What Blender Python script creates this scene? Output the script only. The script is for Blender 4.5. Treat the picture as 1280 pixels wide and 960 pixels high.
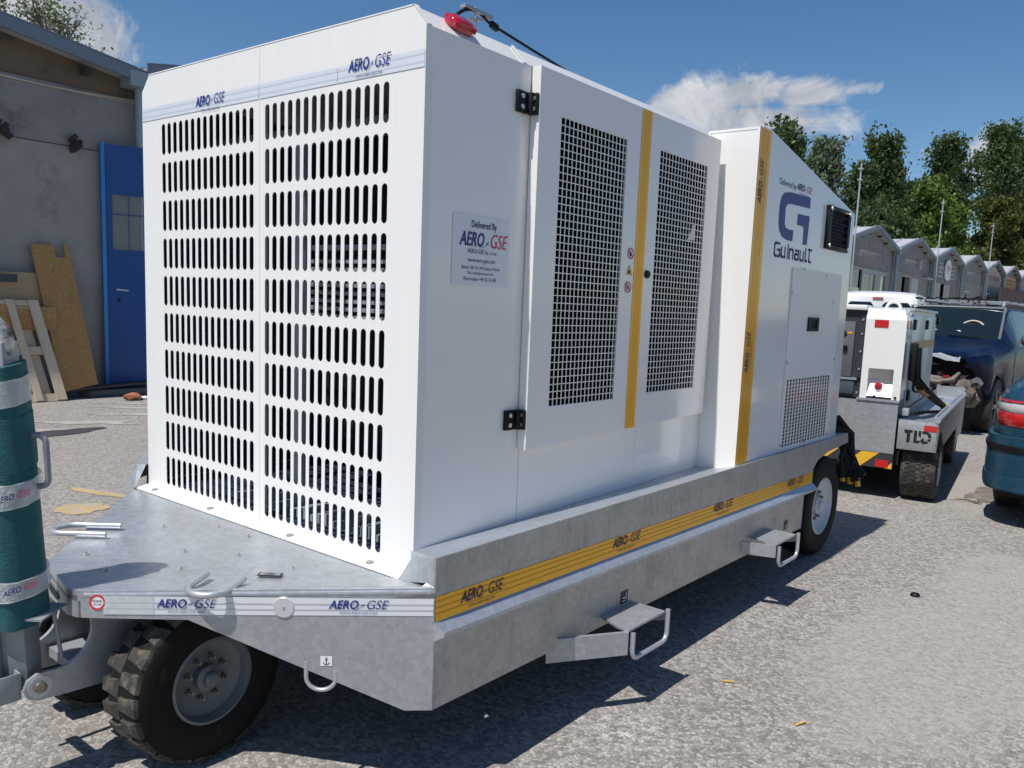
import bpy, bmesh, math, random
from mathutils import Vector, Matrix, noise as mnoise
import numpy as np
PI = math.pi
R_ = math.radians
for o in list(bpy.data.objects): bpy.data.objects.remove(o)
scene = bpy.context.scene
col = scene.collection

# ---------------------------------------------------------------- camera
CAM = Vector((1.8239, -1.7557, 1.55)); YAW, PITCH, ROLL = 0.6557, -0.1291, 0.0446
F = 1027.87
fwd = Vector((-math.sin(YAW)*math.cos(PITCH), math.cos(YAW)*math.cos(PITCH), math.sin(PITCH)))
rt = fwd.cross(Vector((0, 0, 1))).normalized(); up = rt.cross(fwd)
r2 = rt*math.cos(ROLL) + up*math.sin(ROLL); u2 = -rt*math.sin(ROLL) + up*math.cos(ROLL)
cd = bpy.data.cameras.new('camera'); cam = bpy.data.objects.new('camera', cd); col.objects.link(cam)
cam.matrix_world = Matrix(((r2.x, u2.x, -fwd.x, CAM.x), (r2.y, u2.y, -fwd.y, CAM.y), (r2.z, u2.z, -fwd.z, CAM.z), (0, 0, 0, 1)))
cd.sensor_width = 36; cd.lens = F/1280*36
cd.shift_x = -33.83/1280; cd.shift_y = 33.56/1280
cd.clip_start = .05; cd.clip_end = 3000
scene.camera = cam

# ---------------------------------------------------------------- light
SUN_EL, SUN_AZ, SUN_STR, SKY_STR, EXPO = 61.0, 4.0, 4.6, 0.090, 0.12
sun_from = Vector((-math.sin(R_(SUN_AZ))*math.cos(R_(SUN_EL)), -math.cos(R_(SUN_AZ))*math.cos(R_(SUN_EL)), math.sin(R_(SUN_EL))))
sl = bpy.data.lights.new('sun', 'SUN'); sl.energy = SUN_STR; sl.angle = R_(.53); sl.color = (1, .955, .89)
so = bpy.data.objects.new('sun', sl); col.objects.link(so)
so.rotation_euler = sun_from.to_track_quat('Z', 'Y').to_euler(); so.location = (0, -20, 35)
vs = scene.view_settings
vs.view_transform = 'Standard'; vs.look = 'None'; vs.gamma = 1; vs.exposure = EXPO; vs.use_curve_mapping = False

class NT:
    """small helper to write node trees"""
    def __init__(s, t): s.t = t; s.n = t.nodes; s.l = t.links
    def new(s, typ, **kw):
        n = s.n.new(typ)
        for k, v in kw.items():
            if k == 'ins':
                for a, b in v.items(): s.put(n.inputs[a], b)
            else: setattr(n, k, v)
        return n
    def put(s, sock, v):
        if isinstance(v, bpy.types.NodeSocket): s.l.new(v, sock)
        elif isinstance(v, bpy.types.Node): s.l.new(v.outputs[0], sock)
        else:
            try: sock.default_value = v
            except Exception: sock.default_value = (*v, 1)
    def math(s, op, a, b=None, c=None, clamp=False):
        n = s.n.new('ShaderNodeMath'); n.operation = op; n.use_clamp = clamp
        s.put(n.inputs[0], a)
        if b is not None: s.put(n.inputs[1], b)
        if c is not None: s.put(n.inputs[2], c)
        return n.outputs[0]
    def vmath(s, op, a, b=None, out=0):
        n = s.n.new('ShaderNodeVectorMath'); n.operation = op
        s.put(n.inputs[0], a)
        if b is not None: s.put(n.inputs[1], b)
        return n.outputs[out]
    def ramp(s, fac, stops, interp='LINEAR'):
        n = s.n.new('ShaderNodeValToRGB'); n.color_ramp.interpolation = interp
        s.put(n.inputs[0], fac); e = n.color_ramp.elements
        while len(e) < len(stops): e.new(.5)
        for i, (p, c) in enumerate(stops):
            e[i].position = p; e[i].color = (c, c, c, 1) if isinstance(c, (int, float)) else (*c, 1)
        return n.outputs[0]
    def noise(s, vec, scale, detail=4, rough=.55, dist=0, out=0):
        n = s.n.new('ShaderNodeTexNoise'); s.put(n.inputs['Vector'], vec)
        n.inputs['Scale'].default_value = scale; n.inputs['Detail'].default_value = detail
        n.inputs['Roughness'].default_value = rough; n.inputs['Distortion'].default_value = dist
        return n.outputs[out]
    def mix(s, fac, a, b, blend='MIX'):
        n = s.n.new('ShaderNodeMix'); n.data_type = 'RGBA'; n.blend_type = blend
        s.put(n.inputs[0], fac); s.put(n.inputs[6], a if not isinstance(a, tuple) else (*a[:3], 1)); s.put(n.inputs[7], b if not isinstance(b, tuple) else (*b[:3], 1))
        return n.outputs[2]
    def mapping(s, vec, scale=(1, 1, 1), loc=(0, 0, 0)):
        n = s.n.new('ShaderNodeMapping'); s.put(n.inputs[0], vec)
        n.inputs['Scale'].default_value = scale; n.inputs['Location'].default_value = loc
        return n.outputs[0]

def px_dir(px, py):
    a = (px-640-33.83)/F; b = (480+33.56-py)/F
    return (fwd + a*r2 + b*u2).normalized()

world = bpy.data.worlds.new('World'); scene.world = world; world.use_nodes = True
w = NT(world.node_tree); w.n.clear()
sky = w.new('ShaderNodeTexSky'); sky.sky_type = 'NISHITA'; sky.sun_disc = False
sky.sun_elevation = R_(SUN_EL); sky.sun_rotation = math.atan2(sun_from.x, sun_from.y)
sky.dust_density = 0.25; sky.ozone_density = 2.6; sky.air_density = 1.0; sky.altitude = 200
hsv = w.new('ShaderNodeHueSaturation', ins={'Color': sky.outputs[0], 'Saturation': 1.22})
bg1 = w.new('ShaderNodeBackground', ins={'Color': hsv.outputs[0], 'Strength': SKY_STR})
tc = w.new('ShaderNodeTexCoord'); D = w.vmath('NORMALIZE', tc.outputs['Generated'])
def blob(px, py, wx, wy, tilt=0, amp=1.0):
    c = px_dir(px, py); hr = c.cross(Vector((0, 0, 1))).normalized(); hu = hr.cross(c)
    t = R_(tilt); a = hr*math.cos(t)+hu*math.sin(t); b = -hr*math.sin(t)+hu*math.cos(t)
    da = w.math('DIVIDE', w.vmath('DOT_PRODUCT', D, tuple(a), out=1), wx/F)
    db = w.math('DIVIDE', w.vmath('DOT_PRODUCT', D, tuple(b), out=1), wy/F)
    rr = w.math('ADD', w.math('MULTIPLY', da, da), w.math('MULTIPLY', db, db))
    front = w.math('GREATER_THAN', w.vmath('DOT_PRODUCT', D, tuple(c), out=1), 0)
    g = w.math('MULTIPLY', w.math('EXPONENT', w.math('MULTIPLY', rr, -1)), amp)
    return w.math('MULTIPLY', g, front)
blobs = [blob(60, 5, 85, 48, -30, 1.5), blob(104, 42, 50, 36, -35, 1.45), blob(128, 62, 24, 20, -40, .95), blob(148, 68, 14, 8, -40, .7),
         blob(860, 128, 60, 22, 4, 1.15), blob(930, 118, 60, 24, 4, 1.15), blob(1010, 118, 60, 18, 4, 1.0), blob(940, 150, 110, 24, 0, 1.1), blob(1070, 112, 30, 9, 5, .75),
         blob(1240, 200, 26, 34, 0, 1.3), blob(1165, 190, 20, 14, 0, .7), blob(1285, 190, 30, 22, 0, .8),
         blob(-180, 120, 160, 50, 5), blob(-420, 60, 200, 70, -5), blob(1560, 230, 150, 35, 3, .9), blob(1800, 120, 220, 60, 6, .8)]
dens = blobs[0]
for b in blobs[1:]: dens = w.math('MAXIMUM', dens, b)
# clouds of the same kind all round the rest of the sky, thinning towards the zenith
far = w.noise(w.mapping(D, (1, 1, 2.2)), 2.3, 3, .5)
behind = w.math('MULTIPLY', w.math('LESS_THAN', w.vmath('DOT_PRODUCT', D, tuple(Vector((fwd.x, fwd.y, 0)).normalized()), out=1), .35), w.math('MULTIPLY', w.math('SUBTRACT', far, .48), 4.2, clamp=True))
dens = w.math('MAXIMUM', dens, behind)
n1 = w.noise(D, 12, 8, .62, .6); n2 = w.noise(D, 45, 5, .6)
nn = w.math('ADD', w.math('MULTIPLY', w.math('SUBTRACT', n1, .5), 2.1), w.math('MULTIPLY', w.math('SUBTRACT', n2, .5), .45))
cm = w.math('SUBTRACT', w.math('ADD', dens, nn), .42)
cmask = w.math('MULTIPLY', cm, 2.6, clamp=True)
cmask = w.math('MULTIPLY', cmask, w.math('MULTIPLY', dens, 3.0, clamp=True))
ccol = w.mix(w.math('MULTIPLY', w.math('SUBTRACT', n1, .42), 4, clamp=True), (.40, .43, .49), (.72, .73, .75))
bg2 = w.new('ShaderNodeBackground', ins={'Color': ccol, 'Strength': .95})
mx = w.new('ShaderNodeMixShader', ins={0: w.math('MULTIPLY', cmask, .93), 1: bg1.outputs[0], 2: bg2.outputs[0]})
out = w.new('ShaderNodeOutputWorld', ins={0: mx.outputs[0]})

# ---------------------------------------------------------------- materials
def mat(name, base=(.5, .5, .5), rough=.5, metal=0, spec=None, coat=0, emis=None, var=0, vscale=8, bump=0, bscale=60, dirt=None, stretch=(1, 1, 1), alpha=None, trans=0, rvar=0, coords='Object'):
    m = bpy.data.materials.new(name); m.use_nodes = True; t = NT(m.node_tree)
    p = t.n['Principled BSDF']; tcn = t.new('ShaderNodeTexCoord'); V = t.mapping(tcn.outputs[coords], stretch)
    c = (*base, 1)
    if var:
        f = t.noise(V, vscale, 6, .6)
        c = t.mix(f, tuple(max(0, x*(1-var)) for x in base), tuple(min(1, x*(1+var)) for x in base))
    if dirt:
        dc, ds, lo = dirt
        f = t.math('MULTIPLY', t.math('SUBTRACT', t.noise(V, ds, 7, .65), lo), 5, clamp=True)
        c = t.mix(f, c, dc)
    t.put(p.inputs['Base Color'], c)
    p.inputs['Roughness'].default_value = rough; p.inputs['Metallic'].default_value = metal
    if rvar: t.put(p.inputs['Roughness'], t.math('ADD', t.math('MULTIPLY', t.noise(V, vscale*1.7, 4), rvar), rough-rvar*.5, clamp=True))
    if coat: p.inputs['Coat Weight'].default_value = coat; p.inputs['Coat Roughness'].default_value = .05
    if emis: p.inputs['Emission Color'].default_value = (*emis[:3], 1); p.inputs['Emission Strength'].default_value = emis[3]
    if trans: p.inputs['Transmission Weight'].default_value = trans
    if alpha is not None: p.inputs['Alpha'].default_value = alpha
    if bump:
        b = t.new('ShaderNodeBump', ins={'Strength': bump, 'Distance': .01, 'Height': t.noise(V, bscale, 5, .6)})
        t.put(p.inputs['Normal'], b.outputs[0])
    return m

def galv(name, base, metal, rough, streak, dirtamt, dirtcol=(.20, .175, .145)):
    m = bpy.data.materials.new(name); m.use_nodes = True; t = NT(m.node_tree); p = t.n['Principled BSDF']
    tcn = t.new('ShaderNodeTexCoord'); V = tcn.outputs['Object']
    vo = t.new('ShaderNodeTexVoronoi', ins={'Vector': V, 'Scale': 55.0}); sp = t.new('ShaderNodeSeparateColor', ins={0: vo.outputs['Color']})
    big = t.noise(V, 3.2, 5, .6); st = t.noise(t.mapping(V, (34, 34, 2.2)), 1.8, 8, .72)
    fine = t.noise(V, 90, 3, .6)
    f = t.math('ADD', t.math('MULTIPLY', sp.outputs[0], .19), t.math('ADD', t.math('MULTIPLY', big, .42), t.math('MULTIPLY', st, streak)))
    f = t.math('ADD', f, t.math('MULTIPLY', fine, .18))
    c = t.mix(t.ramp(f, [(.25, 0), (.85, 1)]), tuple(x*.72 for x in base), tuple(min(1, x*1.22) for x in base))
    d = t.math('MULTIPLY', t.math('SUBTRACT', t.math('ADD', t.math('MULTIPLY', st, .55), t.math('MULTIPLY', t.noise(V, 7, 6, .7), .45)), .46), 4*dirtamt, clamp=True)
    c = t.mix(d, c, dirtcol)
    t.put(p.inputs['Base Color'], c); p.inputs['Metallic'].default_value = metal
    t.put(p.inputs['Roughness'], t.math('ADD', t.math('MULTIPLY', sp.outputs[1], .12), t.math('ADD', t.math('MULTIPLY', d, .25), rough-.06), clamp=True))
    b = t.new('ShaderNodeBump', ins={'Strength': .12, 'Distance': .004, 'Height': t.noise(V, 40, 5, .65)})
    t.put(p.inputs['Normal'], b.outputs[0])
    return m

M = {}
M['white'] = mat('white_gloss_paint', (.80, .785, .76), .17, coat=.5, var=.03, vscale=3, bump=.07, bscale=4, stretch=(1, 1, .25), rvar=.08)
M['white_front'] = mat('white_brushed_paint', (.745, .735, .715), .38, var=.05, vscale=1.5, stretch=(30, 30, .4), rvar=.1)
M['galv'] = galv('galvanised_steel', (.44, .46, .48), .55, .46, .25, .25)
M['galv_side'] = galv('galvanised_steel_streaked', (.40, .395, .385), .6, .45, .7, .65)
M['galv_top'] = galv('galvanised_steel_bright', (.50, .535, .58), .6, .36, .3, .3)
M['galv_plain'] = mat('grey_zinc', (.36, .38, .40), .5, .5, var=.15, vscale=12, bump=.1)
M['grey_paint'] = mat('grey_primer', (.27, .29, .31), .55, .15, var=.12, vscale=9)
M['rod'] = mat('zinc_rod', (.52, .54, .57), .4, .65, var=.12, vscale=20)
M['yellow'] = mat('yellow_reflective_tape', (.96, .47, .012), .34, .25, coat=.2, var=.10, vscale=14, dirt=((.35, .17, .01), 22, .62))
M['silver_tape'] = mat('white_reflective_tape', (.74, .76, .80), .28, .25, var=.06, vscale=30)
M['silver_tape_shiny'] = mat('holographic_tape', (.70, .78, .80), .22, .55, var=.25, vscale=60)
M['tape_line'] = mat('tape_groove', (.50, .52, .56), .4, .2)
M['yellow_line'] = mat('yellow_tape_groove', (.72, .34, .006), .4)
M['navy'] = mat('navy_print', (.012, .03, .20), .45)
M['navy_dark'] = mat('dark_navy_print', (.012, .014, .07), .5)
M['crimson'] = mat('crimson_print', (.55, .02, .05), .5)
M['black_print'] = mat('black_print', (.012, .012, .014), .5)
M['red_print'] = mat('red_print', (.62, .025, .03), .4)
M['black'] = mat('black_plastic', (.008, .008, .009), .5, var=.2, vscale=20)
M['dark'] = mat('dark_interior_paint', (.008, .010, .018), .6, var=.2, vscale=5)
M['dark_blue'] = mat('dark_blue_interior', (.035, .050, .095), .5, var=.15, vscale=5)
M['inner_grey'] = mat('interior_grey_metal', (.36, .42, .48), .4, .3, var=.1)
M['rubber'] = mat('black_rubber', (.009, .0085, .008), .7, var=.3, vscale=18, dirt=((.04, .034, .03), 14, .6), bump=.15, bscale=80)
M['rubber_dusty'] = mat('dusty_rubber', (.036, .033, .030), .8, var=.3, vscale=18, dirt=((.17, .145, .11), 16, .5), bump=.15, bscale=90)
M['rim'] = mat('grey_rim_paint', (.15, .165, .175), .5, .1, var=.12, vscale=20, dirt=((.10, .09, .08), 14, .6))
M['rim_light'] = mat('light_rim_paint', (.52, .55, .58), .4, .1, var=.08, vscale=20)
M['bolt'] = mat('zinc_bolt', (.62, .63, .60), .3, .8, var=.2, vscale=60)
M['brass'] = mat('yellow_zinc_nut', (.27, .25, .20), .35, .75)
M['red_lens'] = mat('red_lens', (.55, .006, .02), .08, coat=1, var=.25, vscale=90, trans=.25)
M['green_wrap'] = mat('dark_green_felt', (.012, .085, .090), .9, var=.35, vscale=30, bump=.4, bscale=160)
M['film'] = mat('clear_stretch_film', (.70, .73, .75), .16, coat=.8, var=.3, vscale=25, alpha=.52, bump=1.0, bscale=38)
M['anchor_white'] = mat('white_label', (.75, .76, .78), .4)
M['panel_seam'] = mat('panel_seam', (.30, .31, .33), .6)
for k_ in ('dark', 'dark_blue', 'black', 'rubber'): M[k_].node_tree.nodes['Principled BSDF'].inputs['Specular IOR Level'].default_value = .22
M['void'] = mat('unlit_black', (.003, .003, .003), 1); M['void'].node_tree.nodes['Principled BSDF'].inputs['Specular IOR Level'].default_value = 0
# ground height: level round the trailers, falling gently towards the workshops
GT = .09
def gz(x): return GT if x > -2 else (.02 if x < -7 else .02+(GT-.02)*(x+7)/5)
def finish(o, name):
    o.name = name
    return o

# ---------------------------------------------------------------- mesh helpers
OFF = Vector((0, 0, 0))
class MB:
    def __init__(s): s.v = []; s.f = []
    def add(s, vs, fs):
        n = len(s.v); s.v += [tuple(x) for x in vs]; s.f += [tuple(n+i for i in f) for f in fs]; return s
    def box(s, a, b, M_=None):
        x0, y0, z0 = a; x1, y1, z1 = b
        vs = [Vector(p) for p in ((x0, y0, z0), (x1, y0, z0), (x1, y1, z0), (x0, y1, z0), (x0, y0, z1), (x1, y0, z1), (x1, y1, z1), (x0, y1, z1))]
        if M_: vs = [M_ @ q for q in vs]
        return s.add(vs, [(3, 2, 1, 0), (4, 5, 6, 7), (0, 1, 5, 4), (1, 2, 6, 5), (2, 3, 7, 6), (3, 0, 4, 7)])
    def obox(s, c, ax, ay, az):
        """box from a centre and three half vectors"""
        c, ax, ay, az = map(Vector, (c, ax, ay, az))
        vs = [c+i*ax+j*ay+k*az for i, j, k in ((-1, -1, -1), (1, -1, -1), (1, 1, -1), (-1, 1, -1), (-1, -1, 1), (1, -1, 1), (1, 1, 1), (-1, 1, 1))]
        return s.add(vs, [(3, 2, 1, 0), (4, 5, 6, 7), (0, 1, 5, 4), (1, 2, 6, 5), (2, 3, 7, 6), (3, 0, 4, 7)])
    def bar(s, p, q, w, h=None, upv=(0, 0, 1)):
        p, q = Vector(p), Vector(q); h = h or w; d = (q-p).normalized(); u_ = Vector(upv)
        if abs(d.dot(u_)) > .95: u_ = Vector((1, 0, 0))
        a = d.cross(u_).normalized(); b = a.cross(d)
        return s.obox((p+q)/2, (q-p)/2, a*w/2, b*h/2)
    def prism(s, poly, n):
        """closed polygon (3D points) pushed along vector n"""
        n = Vector(n); k = len(poly); P = [Vector(p) for p in poly]
        return s.add(P+[p+n for p in P], [tuple(range(k))[::-1], tuple(range(k, 2*k))]+[(i, (i+1) % k, k+(i+1) % k, k+i) for i in range(k)])
    def cyl(s, p, q, r, n=16, r2=None, caps=True):
        p, q = Vector(p), Vector(q); d = (q-p).normalized(); u_ = Vector((0, 0, 1)) if abs(d.z) < .9 else Vector((1, 0, 0))
        a = d.cross(u_).normalized(); b = a.cross(d); r2 = r if r2 is None else r2
        vs = [p+(a*math.cos(2*PI*i/n)+b*math.sin(2*PI*i/n))*r for i in range(n)]+[q+(a*math.cos(2*PI*i/n)+b*math.sin(2*PI*i/n))*r2 for i in range(n)]
        fs = [(i, (i+1) % n, n+(i+1) % n, n+i) for i in range(n)]
        if caps: fs += [tuple(range(n))[::-1], tuple(range(n, 2*n))]
        return s.add(vs, fs)
    def tube(s, pts, r, n=10, closed=False):
        P = [Vector(p) for p in pts]; rings = []; k = len(P); prev = None
        rr = r if isinstance(r, (list, tuple)) else [r]*k
        for i in range(k):
            if closed: d = (P[(i+1) % k]-P[i-1])
            else: d = P[min(i+1, k-1)]-P[max(i-1, 0)]
            d.normalize()
            if prev is None:
                u_ = Vector((0, 0, 1)) if abs(d.z) < .9 else Vector((1, 0, 0)); a = d.cross(u_).normalized()
            else: a = (prev-d*prev.dot(d)).normalized()
            prev = a; b = a.cross(d)
            rings.append([P[i]+(a*math.cos(2*PI*j/n)+b*math.sin(2*PI*j/n))*rr[i] for j in range(n)])
        vs = [p for r_ in rings for p in r_]; fs = []
        for i in range(k if closed else k-1):
            for j in range(n):
                i2 = (i+1) % k; fs.append((i*n+j, i*n+(j+1) % n, i2*n+(j+1) % n, i2*n+j))
        if not closed: fs += [tuple(range(n))[::-1], tuple((k-1)*n+j for j in range(n))]
        return s.add(vs, fs)
    def lathe(s, prof, c, axis, n=32, closed=True):
        """profile [(radius, along axis)] turned about an axis through c"""
        c, ax = Vector(c), Vector(axis).normalized(); u_ = Vector((0, 0, 1)) if abs(ax.z) < .9 else Vector((1, 0, 0))
        a = ax.cross(u_).normalized(); b = a.cross(ax); k = len(prof)
        vs = [c+ax*t+(a*math.cos(2*PI*i/n)+b*math.sin(2*PI*i/n))*r for i in range(n) for r, t in prof]
        fs = []
        for i in range(n):
            i2 = (i+1) % n
            for j in range(k if closed else k-1):
                j2 = (j+1) % k; fs.append((i*k+j, i*k+j2, i2*k+j2, i2*k+j))
        return s.add(vs, fs)
    def pieces(s, name, m, parent=None, **k):
        """every loose piece becomes an object of its own"""
        par = list(range(len(s.v)))
        def find(a):
            while par[a] != a: par[a] = par[par[a]]; a = par[a]
            return a
        for f in s.f:
            for q in f[1:]: par[find(q)] = find(f[0])
        grp = {}
        for f in s.f: grp.setdefault(find(f[0]), []).append(f)
        out = []
        for fs in grp.values():
            used = sorted({q for f in fs for q in f}); mp = {v: i for i, v in enumerate(used)}
            mb = MB(); mb.v = [s.v[v] for v in used]; mb.f = [tuple(mp[q] for q in f) for f in fs]
            out.append(mb.build(name, m, parent, **k))
        return out
    def build(s, name, m, parent=None, bevel=0, seg=2, smooth=35, local=False):
        me = bpy.data.meshes.new(name)
        vs = s.v if (local or OFF.length == 0) else [(x-OFF.x, y-OFF.y, z-OFF.z) for x, y, z in s.v]
        me.from_pydata(vs, [], s.f); me.materials.append(m)
        bm = bmesh.new(); bm.from_mesh(me); bmesh.ops.recalc_face_normals(bm, faces=bm.faces)
        if bevel:
            bmesh.ops.bevel(bm, geom=[e for e in bm.edges if e.is_manifold and e.calc_face_angle(0) > R_(30)], offset=bevel, segments=seg, affect='EDGES', profile=.5, clamp_overlap=True)
        bm.to_mesh(me); bm.free()
        if smooth:
            me.polygons.foreach_set('use_smooth', [True]*len(me.polygons)); me.set_sharp_from_angle(angle=R_(smooth))
        o = bpy.data.objects.new(name, me); col.objects.link(o)
        if parent: o.parent = parent
        return o

def thing(name, label, cat, loc=(0, 0, 0), rotz=0, group=None):
    o = bpy.data.objects.new(name, None); col.objects.link(o); o.location = loc; o.rotation_euler = (0, 0, rotz)
    o.empty_display_size = .2; o['label'] = label; o['category'] = cat
    if group: o['group'] = group
    return o
def tag(o, label, cat=None, group=None):
    o['label'] = label
    if cat: o['category'] = cat
    if group: o['group'] = group
    return o
def struct(o): o['kind'] = 'structure'; return o
def copy_tree(o, parent=None):
    c = o.copy(); col.objects.link(c)
    if parent: c.parent = parent
    for ch in list(o.children): copy_tree(ch, c)
    return c
def lerp(a, b, t): return a+(b-a)*t

# flat print: local 2-D shapes placed with origin / right / up on a surface
class Flat:
    def __init__(s, o, right, upv, lift=.0016):
        s.o = Vector(o); s.r = Vector(right).normalized(); s.u = Vector(upv).normalized(); s.n = s.r.cross(s.u).normalized(); s.lift = lift; s.mb = MB()
    def P(s, x, y, l=0): return s.o+s.r*x+s.u*y+s.n*(s.lift+l)
    def poly(s, pts, l=0): s.mb.add([s.P(x, y, l) for x, y in pts], [tuple(range(len(pts)))]); return s
    def rect(s, x0, y0, x1, y1, l=0): return s.poly([(x0, y0), (x1, y0), (x1, y1), (x0, y1)], l)
    def ring(s, cx, cy, ro, ri, n=28, l=0, a0=0, a1=2*PI):
        for i in range(n):
            t0, t1 = a0+(a1-a0)*i/n, a0+(a1-a0)*(i+1)/n
            s.poly([(cx+ri*math.cos(t0), cy+ri*math.sin(t0)), (cx+ro*math.cos(t0), cy+ro*math.sin(t0)), (cx+ro*math.cos(t1), cy+ro*math.sin(t1)), (cx+ri*math.cos(t1), cy+ri*math.sin(t1))], l)
        return s
    def disc(s, cx, cy, r, n=28, l=0): return s.poly([(cx+r*math.cos(2*PI*i/n), cy+r*math.sin(2*PI*i/n)) for i in range(n)], l)
    def stroke(s, pts, wd, l=0):
        for (x0, y0), (x1, y1) in zip(pts, pts[1:]):
            L = math.hypot(x1-x0, y1-y0)
            if L < 1e-9: continue
            dx, dy = (x1-x0)/L*wd/2, (y1-y0)/L*wd/2
            s.poly([(x0-dx-dy, y0-dy+dx), (x0-dx+dy, y0-dy-dx), (x1+dx+dy, y1+dy-dx), (x1+dx-dy, y1+dy+dx)], l)
        return s
    def text(s, txt, x0, y0, x1, y1, bold=0, shear=0, l=0):
        cu = bpy.data.curves.new('t', 'FONT'); cu.body = txt; cu.size = 1; cu.offset = bold; cu.shear = shear; cu.resolution_u = 3
        ob = bpy.data.objects.new('t', cu); me = bpy.data.meshes.new_from_object(ob)
        vs = [v.co for v in me.vertices]
        if vs:
            ax, bx = min(v.x for v in vs), max(v.x for v in vs); ay, by = min(v.y for v in vs), max(v.y for v in vs)
            s.mb.add([s.P(lerp(x0, x1, (v.x-ax)/(bx-ax)), lerp(y0, y1, (v.y-ay)/max(1e-6, by-ay)), l) for v in vs], [tuple(p.vertices) for p in me.polygons])
        bpy.data.meshes.remove(me); bpy.data.objects.remove(ob); bpy.data.curves.remove(cu)
        return s
    def build(s, name, m, parent): return s.mb.build(name, m, parent, smooth=0)

def aero_logo(o, right, upv, W, H, parent, ma, mb_=None, lift=.0035, site=True):
    """AERO (bold italic) - small aeroplane - GSE (light italic), web address beneath"""
    h0 = .36*H if site else 0
    a = Flat(o, right, upv, lift)
    a.text('AERO', 0, h0, .50*W, H, bold=.02, shear=.25)
    a.stroke([(.42*W, h0-.03*H), (.49*W, h0-.01*H), (.545*W, h0+.16*H)], .025*H)
    cx, cy, k = .565*W, h0+.26*H, .055*W*.5
    for pts in ([(-1, -.9), (1.1, .9), (.8, 1.15), (-1.1, -.6)], [(-.9, .5), (.9, -.7), (1.0, -.45), (-.1, .4)], [(-1.2, -.3), (-.4, -1.1), (-.35, -.9), (-.9, -.3)]):
        a.poly([(cx+x*k, cy+y*k) for x, y in pts])
    if site: a.text('WWW.AERO-GSE.COM', .18*W, 0, .80*W, .15*H)
    oa = a.build('logo_lettering', ma, parent)
    b = Flat(o, right, upv, lift); b.text('GSE', .64*W, h0, W, H, bold=-.004, shear=.25)
    b.build('logo_lettering', mb_ or ma, parent)
    return oa
MAST_Y, MAST_Z = 10.66, 7.22
# ================================================================ the ground power unit on its trailer
GZ = .02
OFF = Vector((-.8, 1.6, GT))
gpu = thing('power_unit_trailer', 'large white generator canopy on a galvanised trailer with yellow tape in the foreground', 'generator trailer', OFF)
W_, ZC, ZT, CH = 1.66, 2.34, 2.40, .057
L1, L2, BX, BB = 1.912, 3.37, .204, .233
t_in = .0215
# --- slotted end panels
def slotted(x0, x1, y, z0, z1, sx0, sx1, sz0, sz1, cols, rows, wf, hz, depth=.002):
    mb = MB(); px_ = (sx1-sx0)/(cols-1+wf); sw = px_*wf; pz = (sz1-sz0-hz)/(rows-1)
    gx0, gx1 = sx0-px_*(1-wf)/2, sx1+px_*(1-wf)/2; gz0, gz1 = sz0-(pz-hz)/2, sz1+(pz-hz)/2
    r = sw/2; hw = px_/2; hu = (pz-hz)/2+r
    for (a, b, c, d) in ((x0, z0, x1, gz0), (x0, gz1, x1, z1), (x0, gz0, gx0, gz1), (gx1, gz0, x1, gz1)):
        if c > a and d > b: mb.add([(a, y, b), (c, y, b), (c, y, d), (a, y, d)], [(0, 1, 2, 3)])
    angs = [0, 22.5, 45, 67.5, 90, 112.5, 135, 157.5, 180]
    inn, outr = [], []
    for base, sgn in ((hz/2-r, 1), (-(hz/2-r), -1)):
        for a_ in (angs if sgn > 0 else angs[::-1]):
            t = R_(a_); cx, cz = math.cos(t), math.sin(t)
            inn.append((cx*r, base+sgn*cz*r))
            e = (math.copysign(hw, cx), base+sgn*hu*min(1, cz/abs(cx))) if abs(cx) >= cz-1e-6 else (hw*cx/cz, base+sgn*hu)
            outr.append(e)
    inn2 = inn; k = len(inn)
    for i in range(cols):
        for j in range(rows):
            cx, cz = gx0+px_*(i+.5), sz0+hz/2+pz*j
            vs = [(cx+a, y, cz+b) for a, b in inn2]+[(cx+a, y, cz+b) for a, b in outr]+[(cx+a, y+depth, cz+b) for a, b in inn2]
            fs = []
            for q in range(k):
                q2 = (q+1) % k
                fs += [(q, q2, k+q2, k+q), (q, 2*k+q, 2*k+q2, q2)]
            mb.add(vs, fs)
    # folded returns so that the sheet has thickness
    mb.add([(x0, y, z0), (x0, y, z1), (x0, y+.03, z1), (x0, y+.03, z0)], [(0, 1, 2, 3)]); mb.add([(x1, y, z0), (x1, y, z1), (x1, y+.03, z1), (x1, y+.03, z0)], [(0, 1, 2, 3)])
    return mb
def wm(x): return x
slotted(-W_, -.8295, 0, .695, 2.2185, -1.506, -.867, .721, 2.2, 15, 10, .60, .122).build('slotted_panel', M['white_front'], gpu, smooth=20)
pan = slotted(-.828, 0, 0, .695, 2.2185, -.797, -.154, .721, 2.2, 15, 10, .60, .122).build('slotted_panel', M['white_front'], gpu, smooth=20)
mb = MB()
for x0, x1 in ((-W_, -.8295), (-.828, 0)):
    c0 = CH if x0 < -1 else 0; c1 = 0 if x0 < -1 else CH
    P = [(x0, 0, 2.219), (x1, 0, 2.219)]
    P += [(x1, 0, ZT)] if x1 < -.5 else [(x1, 0, ZC), (x1-CH, 0, ZT)]
    P += [(x0, 0, ZT)] if x0 > -1 else [(x0+CH, 0, ZT), (x0, 0, ZC)]
    mb.prism([(a, b, c-.0005 if c > 2.3 else c) for a, b, c in P], (0, .003, 0))
mb.pieces('end_header', M['white_front'], gpu)
mb = MB()
for x0, x1 in ((-W_, -.832), (-.828, -.004)):
    mb.prism([(x0, .01, .697), (x0, -.004, .697), (x0, -.052, .688), (x0, -.054, .683), (x0, .01, .683)], (x1-x0, 0, 0))
mb.build('bottom_flange', M['white_front'], gpu)
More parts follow.
